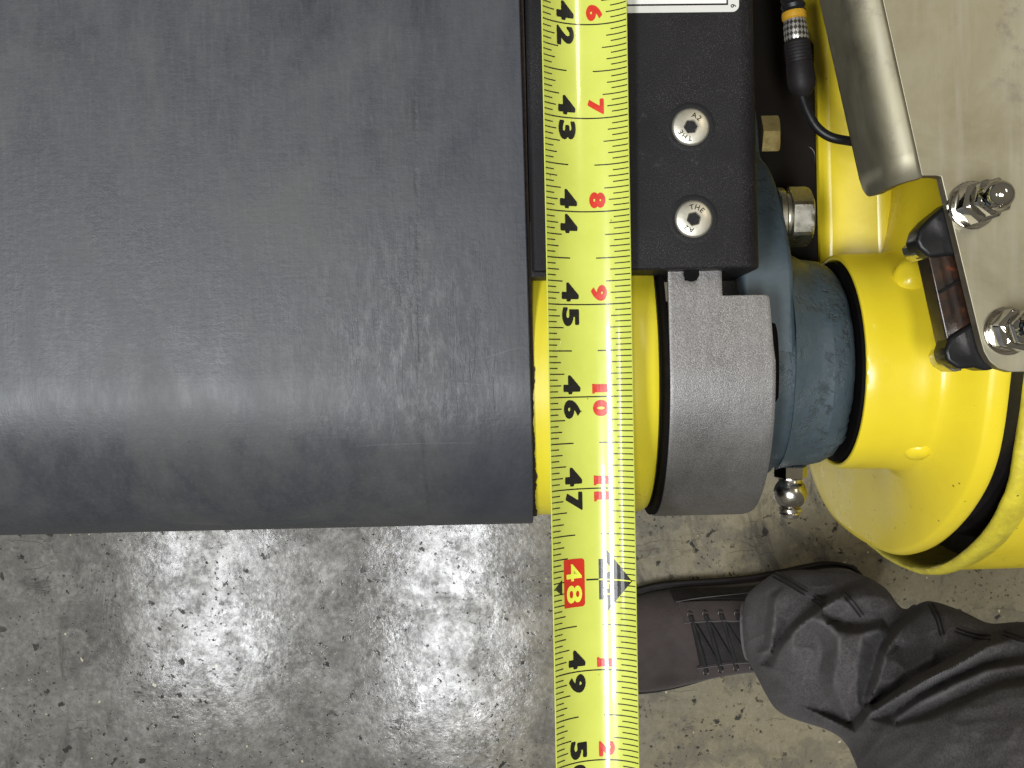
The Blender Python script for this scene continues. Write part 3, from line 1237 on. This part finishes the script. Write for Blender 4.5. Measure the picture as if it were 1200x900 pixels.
def build_bracket():
    root = thing('stainless_bracket', 'bent stainless steel bracket plate with two domed nuts above the yellow housing', 'bracket', W(1140, 150, PZ))
    A, B = W(1034, 0, PZ), W(1080, 206, PZ)
    e = (B - A).normalized()          # along bend, towards the picture's bottom
    left = Vector((e.y, -e.x, 0))
    if left.x > 0:
        left = -left
    start = A - e * 500
    Lb = (B - start).length
    # flat face
    P2, P3 = W(1103, 207, PZ), W(1149, 398, PZ)
    pts = [start + left * -.4, B + left * -.4, W(1096, 206, PZ), P2, P3, W(1153, 412, PZ), W(1160, 424, PZ), W(1170, 432, PZ), W(1184, 436, PZ), W(1400, 433, PZ), W(1400, -300, PZ)]
    poly = [(p.x, p.y) for p in pts]
    f = prism('flat_plate', poly, PZ - 15, PZ, M['plate'], root)
    f.data.materials.append(M['steeledge'])
    for p in f.data.polygons:
        if abs(p.normal.z) < .5:
            p.material_index = 1
    bevel(f, .9, 2, 60)
    # bend and hanging flange
    prof = []
    r = 30.0
    for i in range(13):
        ph = math.pi / 2 * i / 12
        prof.append((r * math.sin(ph), PZ - r * (1 - math.cos(ph))))
    H = 78.0
    for i in range(1, 21):
        prof.append((r, PZ - r - H * i / 20))
    V = []
    rows = 24
    Rc = 26.0
    for (d, z) in prof:
        h = z - (PZ - r - H)      # height above lower edge
        cut = 0
        if h < Rc:
            q = 1 - h / Rc
            cut = Rc * (1 - math.sqrt(max(0, 1 - q * q)))
        end = Lb + 2 - cut
        for k in range(rows):
            V.append(start + e * (end * k / (rows - 1)) + left * d + Vector((0, 0, z - PZ)))
    fl = obj('bent_flange', V, grid_faces(len(prof), rows), M['plate'], root, angle=50)
    # make sure the outer face is on the left and thickness goes right
    fl.data.materials.append(M['steeledge'])
    solid(fl, 14, -1).modifiers['thickness'].material_offset_rim = 1
    # cut edge strips, bare metal
    def strip(name, pts, mat):
        return tube(name, pts, 0.8, mat, root, n=6)
    # domed nuts
    for i, (px, py) in enumerate(((1138, 241), (1179, 388))):
        b = W(px, py, PZ)
        wsh = lathe('washer', [(0, 27), (3.5, 27), (4.5, 26), (4.5, 14)], b, (0, 0, 1), M['chrome'], root, n=48)
        lathe('locking_ring', [(4.6, 20), (5.5, 22), (10, 22), (11, 20), (11, 12)], b, (0, 0, 1), M['zinc'], root, n=40)
        n = 48
        V, Fc = [], []
        rings = [(11.5, 22.5, .9), (13, 24, 1), (32, 24, 1), (35, 21, .3), (36, 17.5, 0), (42, 17.0, 0), (43, 19.5, .9), (45, 20.5, 1), (60, 20.5, 1), (63, 18.5, .3), (64, 16.5, 0)]
        rings += [(67 + 15 * math.sin(R(a)) * 1.2, 15.8 * math.cos(R(a)), 0) for a in range(0, 90, 9)] + [(67 + 18, .5, 0)]
        spin = .3 + i * .5
        for d, q, hx in rings:
            for k in range(n):
                a = 2 * math.pi * k / n
                rr = q
                if hx:
                    aa = (a - spin) % (math.pi / 3) - math.pi / 6
                    rr = min(q * math.cos(math.pi / 6) / math.cos(aa) * 1.02, q)
                V.append(b + Vector((rr * math.cos(a), rr * math.sin(a), d)))
        Fc = grid_faces(len(rings), n, True)
        Fc += [tuple(range(n)), tuple(range((len(rings) - 1) * n, len(rings) * n))]
        obj('domed_nut', V, Fc, M['chrome'], root, angle=28)
    return root


build_bracket()


# ---------------------------------------------------------------- reflector / sensor block under the bracket
def build_block():
    zt, zb = PZ - 17, -70
    root = thing('sensor_block', 'dark amber block between two black rubber ends under the bracket edge', 'sensor', W(1110, 340, -10))

    def pr(name, pix, z0, z1, mat, bev=3, zref=None):
        poly = [(p.x, p.y) for p in (W(x, y, zref if zref is not None else (z0 + z1) / 2) for x, y in pix)]
        o = prism(name, poly, z0, z1, mat, root, angle=30)
        return bevel(o, bev, 3, 25)
    pr('rubber_end', [(1108, 238), (1083, 258), (1072, 270), (1068, 284), (1072, 293), (1083, 303), (1120, 300), (1150, 262)], 6, zt, M['rubber'], 4, zref=28)
    pr('amber_lens', [(1080, 290), (1106, 408), (1150, 398), (1125, 280)], 0, zt - 8, M['amber'], 2, zref=22)
    pr('rubber_end', [(1138, 376), (1107, 396), (1101, 412), (1104, 424), (1118, 433), (1136, 431), (1150, 435), (1166, 430), (1180, 400)], 6, zt, M['rubber'], 4, zref=28)
    for pix in (((1071, 282), (1067, 288), (1070, 298), (1080, 305), (1088, 300), (1084, 288)), ((1103, 408), (1099, 416), (1103, 428), (1116, 436), (1126, 434), (1112, 418))):
        pr('steel_clip', pix, -14, 22, M['zinc'], 2, zref=16)
    # segment lines cast into the amber lens
    for t in (.46,):
        a = W(1080 + 26 * t, 290 + 118 * t, 22)
        b = W(1125 + 25 * t, 280 + 118 * t, 22)
        tube('lens_rib', [Vector((a.x + 2, a.y, zt - 7)), Vector((b.x, b.y + 14, zt - 7))], 1.8, M['rubber'], root, n=8)


build_block()


# ---------------------------------------------------------------- tape measure blade
INCH = 107.8
SAG = 22.0
HALF = 48.3
ROLL_T = .12     # the blade leans a little, left edge up
TR = (HALF ** 2 + SAG ** 2) / (2 * SAG)


def tape_pt(xo, t, lift=0.0):
    """xo across from the middle (right positive), t along from the 46 line (down the picture positive)"""
    y = -17.0 - t
    k = xo / TR
    z = TR * (1 - math.cos(math.asin(max(-1, min(1, k)))))
    nx, nz = -k, math.sqrt(max(0, 1 - k * k))
    return Vector((91.2 + .002 * y + xo + (nx + ROLL_T) * lift, y, z - ROLL_T * xo + .035 * y + nz * lift))


def onto_tape(V, Fc, lift=.25, cut=4.0):
    """flat (xo, t) mesh cut into strips and laid on the curved blade"""
    bm = bmesh.new()
    vs = [bm.verts.new((v[0], v[1], 0)) for v in V]
    for f in Fc:
        try:
            bm.faces.new([vs[i] for i in f])
        except ValueError:
            pass
    x0 = min(v[0] for v in V)
    x1 = max(v[0] for v in V)
    x = math.ceil(x0 / cut) * cut
    while x < x1:
        bmesh.ops.bisect_plane(bm, geom=bm.verts[:] + bm.edges[:] + bm.faces[:], plane_co=(x, 0, 0), plane_no=(1, 0, 0))
        x += cut
    bm.verts.ensure_lookup_table()
    bm.verts.index_update()
    out = [tape_pt(v.co.x, v.co.y, lift) for v in bm.verts]
    fo = [tuple(v.index for v in f.verts) for f in bm.faces]
    bm.free()
    return out, fo


def build_tape():
    root = thing('tape_measure', 'bright yellow inch tape measure blade stretched from top to bottom', 'tape measure', (91, 0, 0))
    V, n = [], 33
    ts = [-560 + 20 * i for i in range(57)]
    xs = [-HALF + 2 * HALF * i / (n - 1) for i in range(n)]
    for t in ts:
        for x in xs:
            V.append(tape_pt(x, t))
    for t in ts:
        for x in xs:
            V.append(tape_pt(x, t, -1.2))
    m = len(ts)
    Fc = grid_faces(m, n) + grid_faces(m, n, off=m * n)
    for i in range(m - 1):
        for k in (0, n - 1):
            a, b = i * n + k, (i + 1) * n + k
            Fc.append((a, b, b + m * n, a + m * n))
    for i in (0, m - 1):
        for k in range(n - 1):
            a = i * n + k
            Fc.append((a, a + 1, a + 1 + m * n, a + m * n))
    obj('blade', V, Fc, M['tape'], root, angle=50)
    # graduations
    V, Fc = [], []

    def bar(x0, x1, t, w):
        i = len(V)
        V.extend([(x0, t - w / 2), (x1, t - w / 2), (x1, t + w / 2), (x0, t + w / 2)])
        Fc.append((i, i + 1, i + 2, i + 3))
    for s in range(-80, 90):
        t = s * INCH / 16
        inch = s % 16 == 0
        k = s // 16 + 46
        L = -HALF + .4
        Rr = HALF - .4
        if inch:
            if k == 48:
                bar(-8.5, 6, t, 1.9)
                bar(L, L + 13, t, 1.3)
                bar(Rr - 5, Rr, t, 1.0)
            else:
                bar(L, Rr, t, 1.5)
        elif s % 8 == 0:
            bar(L, L + 27, t, 1.5)
            bar(Rr - 38, Rr, t, 1.4)
        elif s % 4 == 0:
            bar(L, L + 17.5, t, 1.4)
            bar(Rr - 27, Rr, t, 1.3)
        elif s % 2 == 0:
            bar(L, L + 13.5, t, 1.4)
            bar(Rr - 22, Rr, t, 1.3)
        else:
            bar(L, L + 9.5, t, 1.4)
            bar(Rr - 17, Rr, t, 1.3)
    v, f = onto_tape(V, Fc)
    obj('graduation_marks', v, f, M['ink'], root, smooth=False)

    def glyph(ch, x_left, t0, wide, tall, mat, name='numeral', lift=.3, off=.036):
        """character turned a quarter: top to the right; fills t0..t0+wide and x_left..x_left+tall"""
        tv, tf, bb = text_mesh(ch, 1.0, off)
        w, h = bb[1] - bb[0], bb[3] - bb[2]
        vv = [(x_left + (v.y - bb[2]) / h * tall, t0 + (v.x - bb[0]) / w * wide) for v in tv]
        VV, FF = [], []
        shifts = ((0, 0, 0), (-1.05, 0, .12), (1.05, 0, .24), (0, .5, .36), (0, -.5, .48)) if off > .03 else ((0, 0, 0),)
        for dt, dx, dl in shifts:
            v, f = onto_tape([(a + dx, b + dt) for a, b in vv], tf, lift + dl * .6)
            i = len(VV)
            VV += v
            FF += [tuple(i + q for q in g) for g in f]
        return obj(name, VV, FF, mat, root, smooth=False)
    reds = {42: '6', 43: '7', 44: '8', 45: '9', 46: '10', 47: '11', 49: '1', 50: '2'}
    for k in range(41, 52):
        t = (k - 46) * INCH
        a, b = str(k)
        if k != 48:
            glyph(a, -31.5, t - 24.5, 20, 19.5, M['ink'])
            glyph(b, -31.5, t + 4.2, 20, 19.5, M['ink'])
        rd = reds.get(k)
        if rd and len(rd) == 1:
            w = 16.5 if rd != '1' else 7.5
            glyph(rd, 3.5, t - 5 - w, w, 18, M['red'])
        elif rd:
            glyph('1', 3.5, t - 13.5, 7.5, 18, M['red'])
            wd = 7.5 if rd[1] == '1' else 17
            glyph(rd[1], 3.5, t + 5, wd, 18, M['red'])
            if rd[1] == '1':
                pass
        if rd and '1' in rd:
            # slab foot of each 1
            vv, ff = [], []
            feet = [t - 13 - 1] if len(rd) == 2 else [t - 14]
            if rd == '11':
                feet.append(t + 5)
            for q in feet:
                i = len(vv)
                vv += [(2.6, q - 1), (5.6, q - 1), (5.6, q + 10.5), (2.6, q + 10.5)]
                ff.append((i, i + 1, i + 2, i + 3))
            v, f = onto_tape(vv, ff, .42)
            obj('numeral_foot', v, f, M['red'], root, smooth=False)
    # red 48 block
    t = 2 * INCH
    pts = []
    x0, x1, t0, t1, r = -35.5, -10.5, t - 26, t + 31, 4
    for (cx, cy, a0) in ((x1 - r, t1 - r, 0), (x0 + 1, t1 - 1, 90), (x0 + 1, t0 + 1, 180), (x1 - r, t0 + r, 270)):
        rr = r if cx > -20 else 1
        for i in range(5):
            a = R(a0 + 90 * i / 4)
            pts.append((cx + rr * math.cos(a), cy + rr * math.sin(a)))
    v, f = onto_tape(pts, [tuple(range(len(pts)))], .35)
    obj('red_block', v, f, M['red'], root, smooth=False)
    glyph('4', -32.5, t - 20, 20, 18.5, M['tape_print'], lift=.55, off=.02)
    glyph('8', -32.5, t + 5, 21, 18.5, M['tape_print'], lift=.55, off=.02)
    # feet arrow with its letters
    pts = [(6.5, t - 24), (9.5, t - 24), (9.5, t + 24), (6.5, t + 24)]
    arrow = [(9.5, t - 24), (16, t - 25), (14.5, t - 37), (44.5, t + 1), (16.5, t + 38), (17, t + 25), (9.5, t + 24)]
    v, f = onto_tape(pts + arrow, [(0, 1, 2, 3), tuple(range(4, 11))], .35)
    obj('foot_arrow', v, f, M['ink'], root, smooth=False)
    glyph('4', 12, t - 19.5, 12, 10.5, M['tape_print'], 'foot_letter', lift=.55, off=.012)
    glyph('F', 12, t + 3.5, 7.5, 10.5, M['tape_print'], 'foot_letter', lift=.55, off=.012)
    glyph('T', 12, t + 13, 9, 10.5, M['tape_print'], 'foot_letter', lift=.55, off=.012)
    v, f = onto_tape([(7, t - .7), (43, t + .2), (43, t + 1.6), (7, t + .9)], [(0, 1, 2, 3)], .55)
    obj('foot_line', v, f, M['tape_print'], root, smooth=False)
    # stud mark
    v, f = onto_tape([(-47, t + 6), (-38, t - 3.5), (-38, t + 15)], [(0, 1, 2)], .4)
    obj('stud_mark', v, f, M['ink'], root, smooth=False)


build_tape()


# ---------------------------------------------------------------- person: boot and trouser leg
def build_person():
    root = thing('person', 'standing person in dark grey trousers and laced brown-black boot, only lower leg seen', 'person', W(900, 745, FLOOR))
    # ---- trouser leg
    up = [(873, 706), (878, 694), (892, 682), (908, 672), (935, 668), (965, 669), (1005, 672), (1036, 688), (1056, 712), (1074, 712), (1092, 705), (1125, 715), (1162, 731), (1205, 730), (1260, 734), (1330, 720)]
    lowp = [(878, 772), (884, 784), (890, 796), (898, 812), (908, 828), (922, 838), (945, 846), (966, 853), (982, 862), (993, 874), (1000, 888), (1008, 908), (1020, 945), (1050, 990), (1090, 1040), (1150, 1100)]
    zs = [-2560, -2535, -2500, -2450, -2380, -2300, -2210, -2120, -2030, -1950, -1860, -1760, -1640, -1520, -1400, -1250]
    NS, NA = 16, 240
    stations = []
    for a, b, z in zip(up, lowp, zs):
        stations.append((Vector((a[0], a[1], z)), Vector((b[0], b[1], z))))
    U_ = catmull([s[0] for s in stations], NS)
    L_ = catmull([s[1] for s in stations], NS)
    # crumpled cloth: crest and valley lines with their heights, joined by flat facets
    from mathutils.geometry import delaunay_2d_cdt, barycentric_transform
    lines = [
        ([(905, 784), (914, 762), (933, 737), (950, 723), (966, 711), (990, 697), (1022, 682)], [60, 75, 88, 95, 88, 80, 45]),
        ([(900, 774), (908, 756), (926, 731), (943, 717), (961, 704), (985, 689), (1010, 678)], [5, 0, -10, -10, -10, 0, 10]),
        ([(909, 700), (907, 725), (905, 750), (903, 772)], [46, 50, 44, 25]),
        ([(900, 700), (898, 725), (895, 752)], [16, 10, 8]),
        ([(880, 700), (874, 725), (878, 755), (888, 780)], [14, 20, 24, 16]),
        ([(922, 682), (935, 692), (950, 700)], [30, 24, 12]),
        ([(953, 726), (974, 734), (984, 750), (981, 778), (976, 800), (985, 822), (996, 845)], [95, 92, 84, 72, 62, 56, 40]),
        ([(957, 745), (964, 762), (958, 788), (968, 818), (980, 840)], [38, 26, 22, 18, 10]),
        ([(930, 765), (922, 800), (935, 825)], [70, 48, 20]),
        ([(978, 727), (1000, 731), (1022, 729), (1040, 722), (1056, 716)], [42, 24, 16, 8, 0]),
        ([(995, 706), (1015, 700), (1035, 700), (1050, 708)], [72, 66, 50, 24]),
        ([(992, 742), (1010, 744), (1030, 738)], [70, 62, 50]),
        ([(1005, 775), (1003, 800), (1005, 825)], [54, 48, 44]),
        ([(1018, 828), (1030, 795), (1038, 765), (1056, 738), (1078, 718), (1096, 706)], [84, 98, 108, 110, 98, 70]),
        ([(1010, 824), (1021, 792), (1029, 762), (1046, 733), (1066, 714)], [20, 8, 0, -8, -4]),
        ([(1050, 757), (1070, 760), (1100, 752), (1125, 745)], [72, 56, 40, 26]),
        ([(1100, 712), (1112, 728), (1130, 730)], [70, 52, 34]),
        ([(1045, 800), (1062, 785), (1090, 772)], [62, 48, 40]),
        ([(1002, 858), (1018, 838), (1048, 818), (1084, 797), (1118, 780), (1158, 757), (1200, 744), (1260, 735)], [90, 118, 132, 138, 138, 130, 120, 100]),
        ([(997, 848), (1012, 829), (1043, 809), (1080, 787), (1114, 770), (1152, 747), (1196, 735)], [20, 12, 8, 6, 8, 12, 20]),
        ([(1048, 844), (1080, 822), (1120, 802), (1158, 786), (1220, 776)], [92, 100, 104, 102, 96]),
        ([(1043, 838), (1074, 815), (1114, 795), (1152, 778), (1215, 766)], [66, 60, 58, 60, 62]),
        ([(1050, 852), (1090, 843), (1130, 826), (1170, 808), (1230, 798)], [96, 102, 104, 102, 96]),
        ([(1052, 847), (1090, 834), (1130, 816), (1168, 799), (1230, 786)], [76, 70, 68, 70, 70]),
        ([(1020, 880), (1070, 880), (1130, 865), (1210, 850)], [78, 92, 96, 92]),
        ([(1040, 920), (1100, 915), (1180, 905), (1280, 900)], [60, 76, 84, 84]),
        ([(1060, 960), (1130, 950), (1240, 940)], [70, 92, 96]),
    ]
    cp, ch, ce = [], [], []
    for pl, hs in lines:
        prev = None
        for (x1, y1), (x2, y2), h1, h2 in zip(pl, pl[1:], hs, hs[1:]):
            L = math.hypot(x2 - x1, y2 - y1)
            m = max(1, int(L / 6))
            for j in range(m):
                f = j / m
                cp.append(Vector((x1 + (x2 - x1) * f + .9 * noise.noise(Vector((x1 + j, y1, 1))), y1 + (y2 - y1) * f + .9 * noise.noise(Vector((x1 + j, y1, 9))))))
                ch.append(h1 + (h2 - h1) * f)
        cp.append(Vector(pl[-1]))
        ch.append(hs[-1])
    for x in range(820, 1420, 60):
        for y in (600, 1150):
            cp.append(Vector((x, y)))
            ch.append(0)
    for y in range(640, 1150, 60):
        for x in (820, 1400):
            cp.append(Vector((x, y)))
            ch.append(0)
    dv, de, df, ov, oe, of_ = delaunay_2d_cdt(cp, [], [], 0, 0.01)
    hh = [ch[o[0]] if o else 0 for o in ov]
    STEP = 3
    X0, Y0, NX, NY = 830, 610, 190, 170
    grid = [[0.0] * NX for _ in range(NY)]
    for tri in df:
        p = [dv[i] for i in tri]
        q = [hh[i] for i in tri]
        den = (p[1].y - p[2].y) * (p[0].x - p[2].x) + (p[2].x - p[1].x) * (p[0].y - p[2].y)
        if abs(den) < 1e-9:
            continue
        for gy in range(max(0, int((min(a.y for a in p) - Y0) / STEP)), min(NY, int((max(a.y for a in p) - Y0) / STEP) + 2)):
            for gx in range(max(0, int((min(a.x for a in p) - X0) / STEP)), min(NX, int((max(a.x for a in p) - X0) / STEP) + 2)):
                x, y = X0 + gx * STEP, Y0 + gy * STEP
                l0 = ((p[1].y - p[2].y) * (x - p[2].x) + (p[2].x - p[1].x) * (y - p[2].y)) / den
                l1 = ((p[2].y - p[0].y) * (x - p[2].x) + (p[0].x - p[2].x) * (y - p[2].y)) / den
                l2 = 1 - l0 - l1
                if min(l0, l1, l2) >= -1e-6:
                    grid[gy][gx] = l0 * q[0] + l1 * q[1] + l2 * q[2]

    def fold_h(x, y):
        fx, fy = (x - X0) / STEP, (y - Y0) / STEP
        ix, iy = int(fx), int(fy)
        if not (0 <= ix < NX - 1 and 0 <= iy < NY - 1):
            return 0
        fx -= ix
        fy -= iy
        g = grid
        return (g[iy][ix] * (1 - fx) + g[iy][ix + 1] * fx) * (1 - fy) + (g[iy + 1][ix] * (1 - fx) + g[iy + 1][ix + 1] * fx) * fy
    V = []
    surf = []
    for i in range(len(U_)):
        a, b = U_[i], L_[i]
        A, B = W(a.x, a.y, a.z), W(b.x, b.y, b.z)
        cc = (A + B) / 2
        hv = (A - B) / 2
        r = hv.length
        q = i / (len(U_) - 1)
        nrm = Vector((-.34 * (1 - q) ** 2 - .1, .08, 1)).normalized()
        for k in range(NA):
            ph = 2 * math.pi * k / NA
            p = cc + hv * math.cos(ph) + nrm * (r * .82 * math.sin(ph))
            if math.sin(ph) > 0:
                D = F - p.z
                X = p.x * CA + (-p.y) * SA
                # pixel position where this bit shows
                u = (p.x * CA - p.y * SA)
                v = (-p.x * SA - p.y * CA)
                px, py = 600 + (p.x * CA + -p.y * SA * 1) * F / D, 450 + (-p.x * SA * -1 * -1 - p.y * CA) * F / D
                fade = math.sin(ph) ** .6
                h = fold_h(px, py) * 2.1 * fade
                h += fade * 9 * noise.fractal(Vector((px * .02, py * .02, 0)), .9, 2, 4)
                h += fade * 7 * (1 - abs(noise.noise(Vector((px * .022 + py * .03, px * .012 - py * .02, 5)))) * 3) ** 2
                cam_p = Vector((0, 0, F))
                p = p + (cam_p - p).normalized() * (h - 40 * fade)
            V.append(p)
        surf.append(i)
    Fc = grid_faces(len(U_), NA, True)
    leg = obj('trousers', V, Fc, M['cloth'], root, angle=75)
    solid(leg, 7)
    # hem stitched round the cuff
    hem, hem2 = [], []
    for k in range(0, NA + 1):
        hem.append(V[(k % NA)] + Vector((-2, 0, 2)))
        hem2.append(V[3 * NA + (k % NA)] + Vector((0, 0, 2.5)) + Vector((0, 0, 0)))
    tube('hem', hem, 6, M['cloth'], leg, n=8)
    tube('hem_stitch', [p + Vector((-1, 0, 1)) for p in hem2], 1.5, M['thread'], leg, n=6)

    # double-stitched seam showing on the crest of each fold
    proj = []
    for i in range(len(U_)):
        for k in range(NA // 2 + 1):
            p = V[i * NA + k]
            kk = F / (F - p.z)
            proj.append((600 + (p.x * CA - p.y * SA) * kk, 450 + (-p.x * SA - p.y * CA) * kk, p))

    def on_leg(x, y):
        best = sorted(((a - x) ** 2 + (b - y) ** 2, j) for j, (a, b, _) in enumerate(proj))[:1]
        p = proj[best[0][1]][2]
        k = (F - p.z - 5) / F
        u, v = (x - 600) * k, (y - 450) * k
        return Vector((u * CA - v * SA, -(u * SA + v * CA), p.z + 5))
    for seg in (((907, 674), (925, 684), (945, 696), (964, 710)), ((986, 694), (998, 706), (1010, 722)),
                ((1090, 708), (1098, 722), (1104, 744)), ((1120, 738), (1140, 745), (1160, 748)), ((1176, 742), (1192, 748), (1210, 752))):
        for off, mt, rd in ((-4.5, 'thread', 1.5), (-2.6, 'thread_dark', 2.6), (0, 'thread', 1.5), (1.8, 'thread_dark', 2.6), (4.0, 'thread', 1.3)):
            dx, dy = seg[-1][0] - seg[0][0], seg[-1][1] - seg[0][1]
            L = math.hypot(dx, dy)
            pts = [on_leg(q.x - dy / L * off, q.y + dx / L * off) for q in catmull([(a, b, 0) for a, b in seg], 5)]
            tube('inseam', catmull(pts[::3] + [pts[-1]], 3), rd, M[mt], leg, n=6)

    # ---- boot
    boot = []
    toe, heel = Vector(W(668, 768, FLOOR)), Vector(W(1012, 696, FLOOR))
    ax = (heel - toe)
    Lb = ax.length
    ax.normalize()
    sd = Vector((-ax.y, ax.x, 0))
    if sd.y < 0:
        sd = -sd
    # t, half width up side, half width low side, height of upper (u)
    st = [(0, 30, 30, 70), (.02, 80, 75, 105), (.06, 125, 118, 150), (.13, 165, 152, 195), (.22, 188, 172, 225), (.32, 196, 176, 245), (.42, 186, 168, 275),
          (.5, 172, 160, 320), (.58, 160, 150, 400), (.66, 152, 142, 480), (.76, 150, 138, 520), (.88, 148, 132, 520), (.96, 120, 110, 500), (1.0, 60, 60, 480)]
    prof = catmull([(a * 1000, b, c) for a, b, c, d in st], 5)
    hts = catmull([(a * 1000, d, 0) for a, b, c, d in st], 5)

    def bpt(q, ph, grow=1.0, lift=0):
        c = toe + ax * (Lb * q[0][0] / 1000)
        a = q[0][1] if math.cos(ph) > 0 else q[0][2]
        cs, sn = math.cos(ph), math.sin(ph)
        ex = abs(cs) ** .75 * (1 if cs > 0 else -1)
        return c + sd * (a * ex * grow) + Vector((0, 0, 55 + (q[1][1] - 55) * abs(sn) ** .8 + lift))
    V = []
    N = 44
    Q = list(zip(prof, hts))
    for q in Q:
        for k in range(N + 1):
            ph = math.pi * k / N
            p = bpt(q, ph)
            p += Vector((0, 0, 6 * noise.noise(p * .012)))
            V.append(p)
    body = obj('boot', V, grid_faces(len(Q), N + 1), M['leather'], root, angle=70)
    solid(body, 10)
    # sole with welt
    V = []
    n = 0
    loop = [toe + ax * (Lb * q[0].x / 1000) + sd * (q[0].y * 1.07 + 5) for q in Q]
    loop += [toe + ax * (Lb * q[0].x / 1000) - sd * (q[0].z * 1.05 + 4) for q in reversed(Q)]
    # waist bump at heel edge as in the photograph
    lp2 = [(p.x, p.y) for p in loop]
    so = prism('sole', lp2, FLOOR + 1, FLOOR + 60, M['sole'], root, angle=50)
    bevel(so, 8, 2, 60)
    welt = [Vector((p.x, p.y, FLOOR + 66)) for p in loop]
    tube('welt', welt + [welt[0]], 7, M['leather_dark'], root, n=8)

    # darker lace panel, tongue and laces
    def on_boot(t, ph, lift=3):
        tt = t * 1000
        for i in range(len(Q) - 1):
            if Q[i][0][0] <= tt <= Q[i + 1][0][0]:
                f = (tt - Q[i][0][0]) / (Q[i + 1][0][0] - Q[i][0][0] + 1e-9)
                a = bpt(Q[i], ph)
                b = bpt(Q[i + 1], ph)
                return a.lerp(b, f) + Vector((0, 0, lift))
        return bpt(Q[-1], ph)
    def panel(name, t0, t1, p0, p1, mat, lift, nt=14, np_=14, taper=0):
        V = []
        for i in range(nt + 1):
            t = t0 + (t1 - t0) * i / nt
            for k in range(np_ + 1):
                ph = R(p0 + (p1 - p0) * k / np_ + taper * (1 - i / nt) * (1 if k > np_ / 2 else -1))
                V.append(on_boot(t, ph, lift))
        o = obj(name, V, grid_faces(nt + 1, np_ + 1), mat, root, angle=60)
        return solid(o, 5, 0)
    panel('tongue', .39, .66, 62, 112, M['leather_dark'], 5)
    panel('eyelet_facing', .37, .66, 36, 68, M['leather'], 11)
    panel('eyelet_facing', .38, .66, 108, 138, M['leather'], 9)
    panel('side_panel', .36, .92, 8, 34, M['leather_dark'], 6)
    for i in range(5):
        t = .395 + i * .045
        a, b = on_boot(t, R(58), 16), on_boot(t + .012, R(118), 14)
        for p, q in ((on_boot(t, R(56), 14), 0), (on_boot(t + .01, R(121), 12), 0)):
            V, Fc = [], []
            for u in range(16):
                for w in range(8):
                    A_, B_ = 2 * math.pi * u / 16, 2 * math.pi * w / 8
                    V.append(p + Vector(((9 + 2.6 * math.cos(B_)) * math.cos(A_), (9 + 2.6 * math.cos(B_)) * math.sin(A_), 2.6 * math.sin(B_))))
            for u in range(16):
                for w in range(8):
                    Fc.append((u * 8 + w, ((u + 1) % 16) * 8 + w, ((u + 1) % 16) * 8 + (w + 1) % 8, u * 8 + (w + 1) % 8))
            obj('eyelet', V, Fc, M['eyelet'], root)
        mid = (a + b) / 2 + Vector((0, 0, 16))
        tube('lace', catmull([a, a.lerp(mid, .6) + Vector((0, 0, 6)), mid, b.lerp(mid, .6) + Vector((0, 0, 6)), b], 5), 9.5, M['lace'], root, n=8)
        if i < 4:
            b2 = on_boot(t + .055, R(116), 18)
            mid = (a + b2) / 2 + Vector((0, 0, 22))
            tube('lace', catmull([a, mid, b2], 8), 6.5, M['lace'], root, n=8)
    # stitch rows
    for t0, t1, p0, p1 in ((.365, .60, 34, 20), (.37, .66, 66, 66), (.38, .66, 110, 110)):
        pts = [on_boot(t0 + (t1 - t0) * k / 20, R(p0 + (p1 - p0) * k / 20), 17) for k in range(21)]
        tube('stitching', pts, 2.0, M['thread'], root, n=6)


build_person()
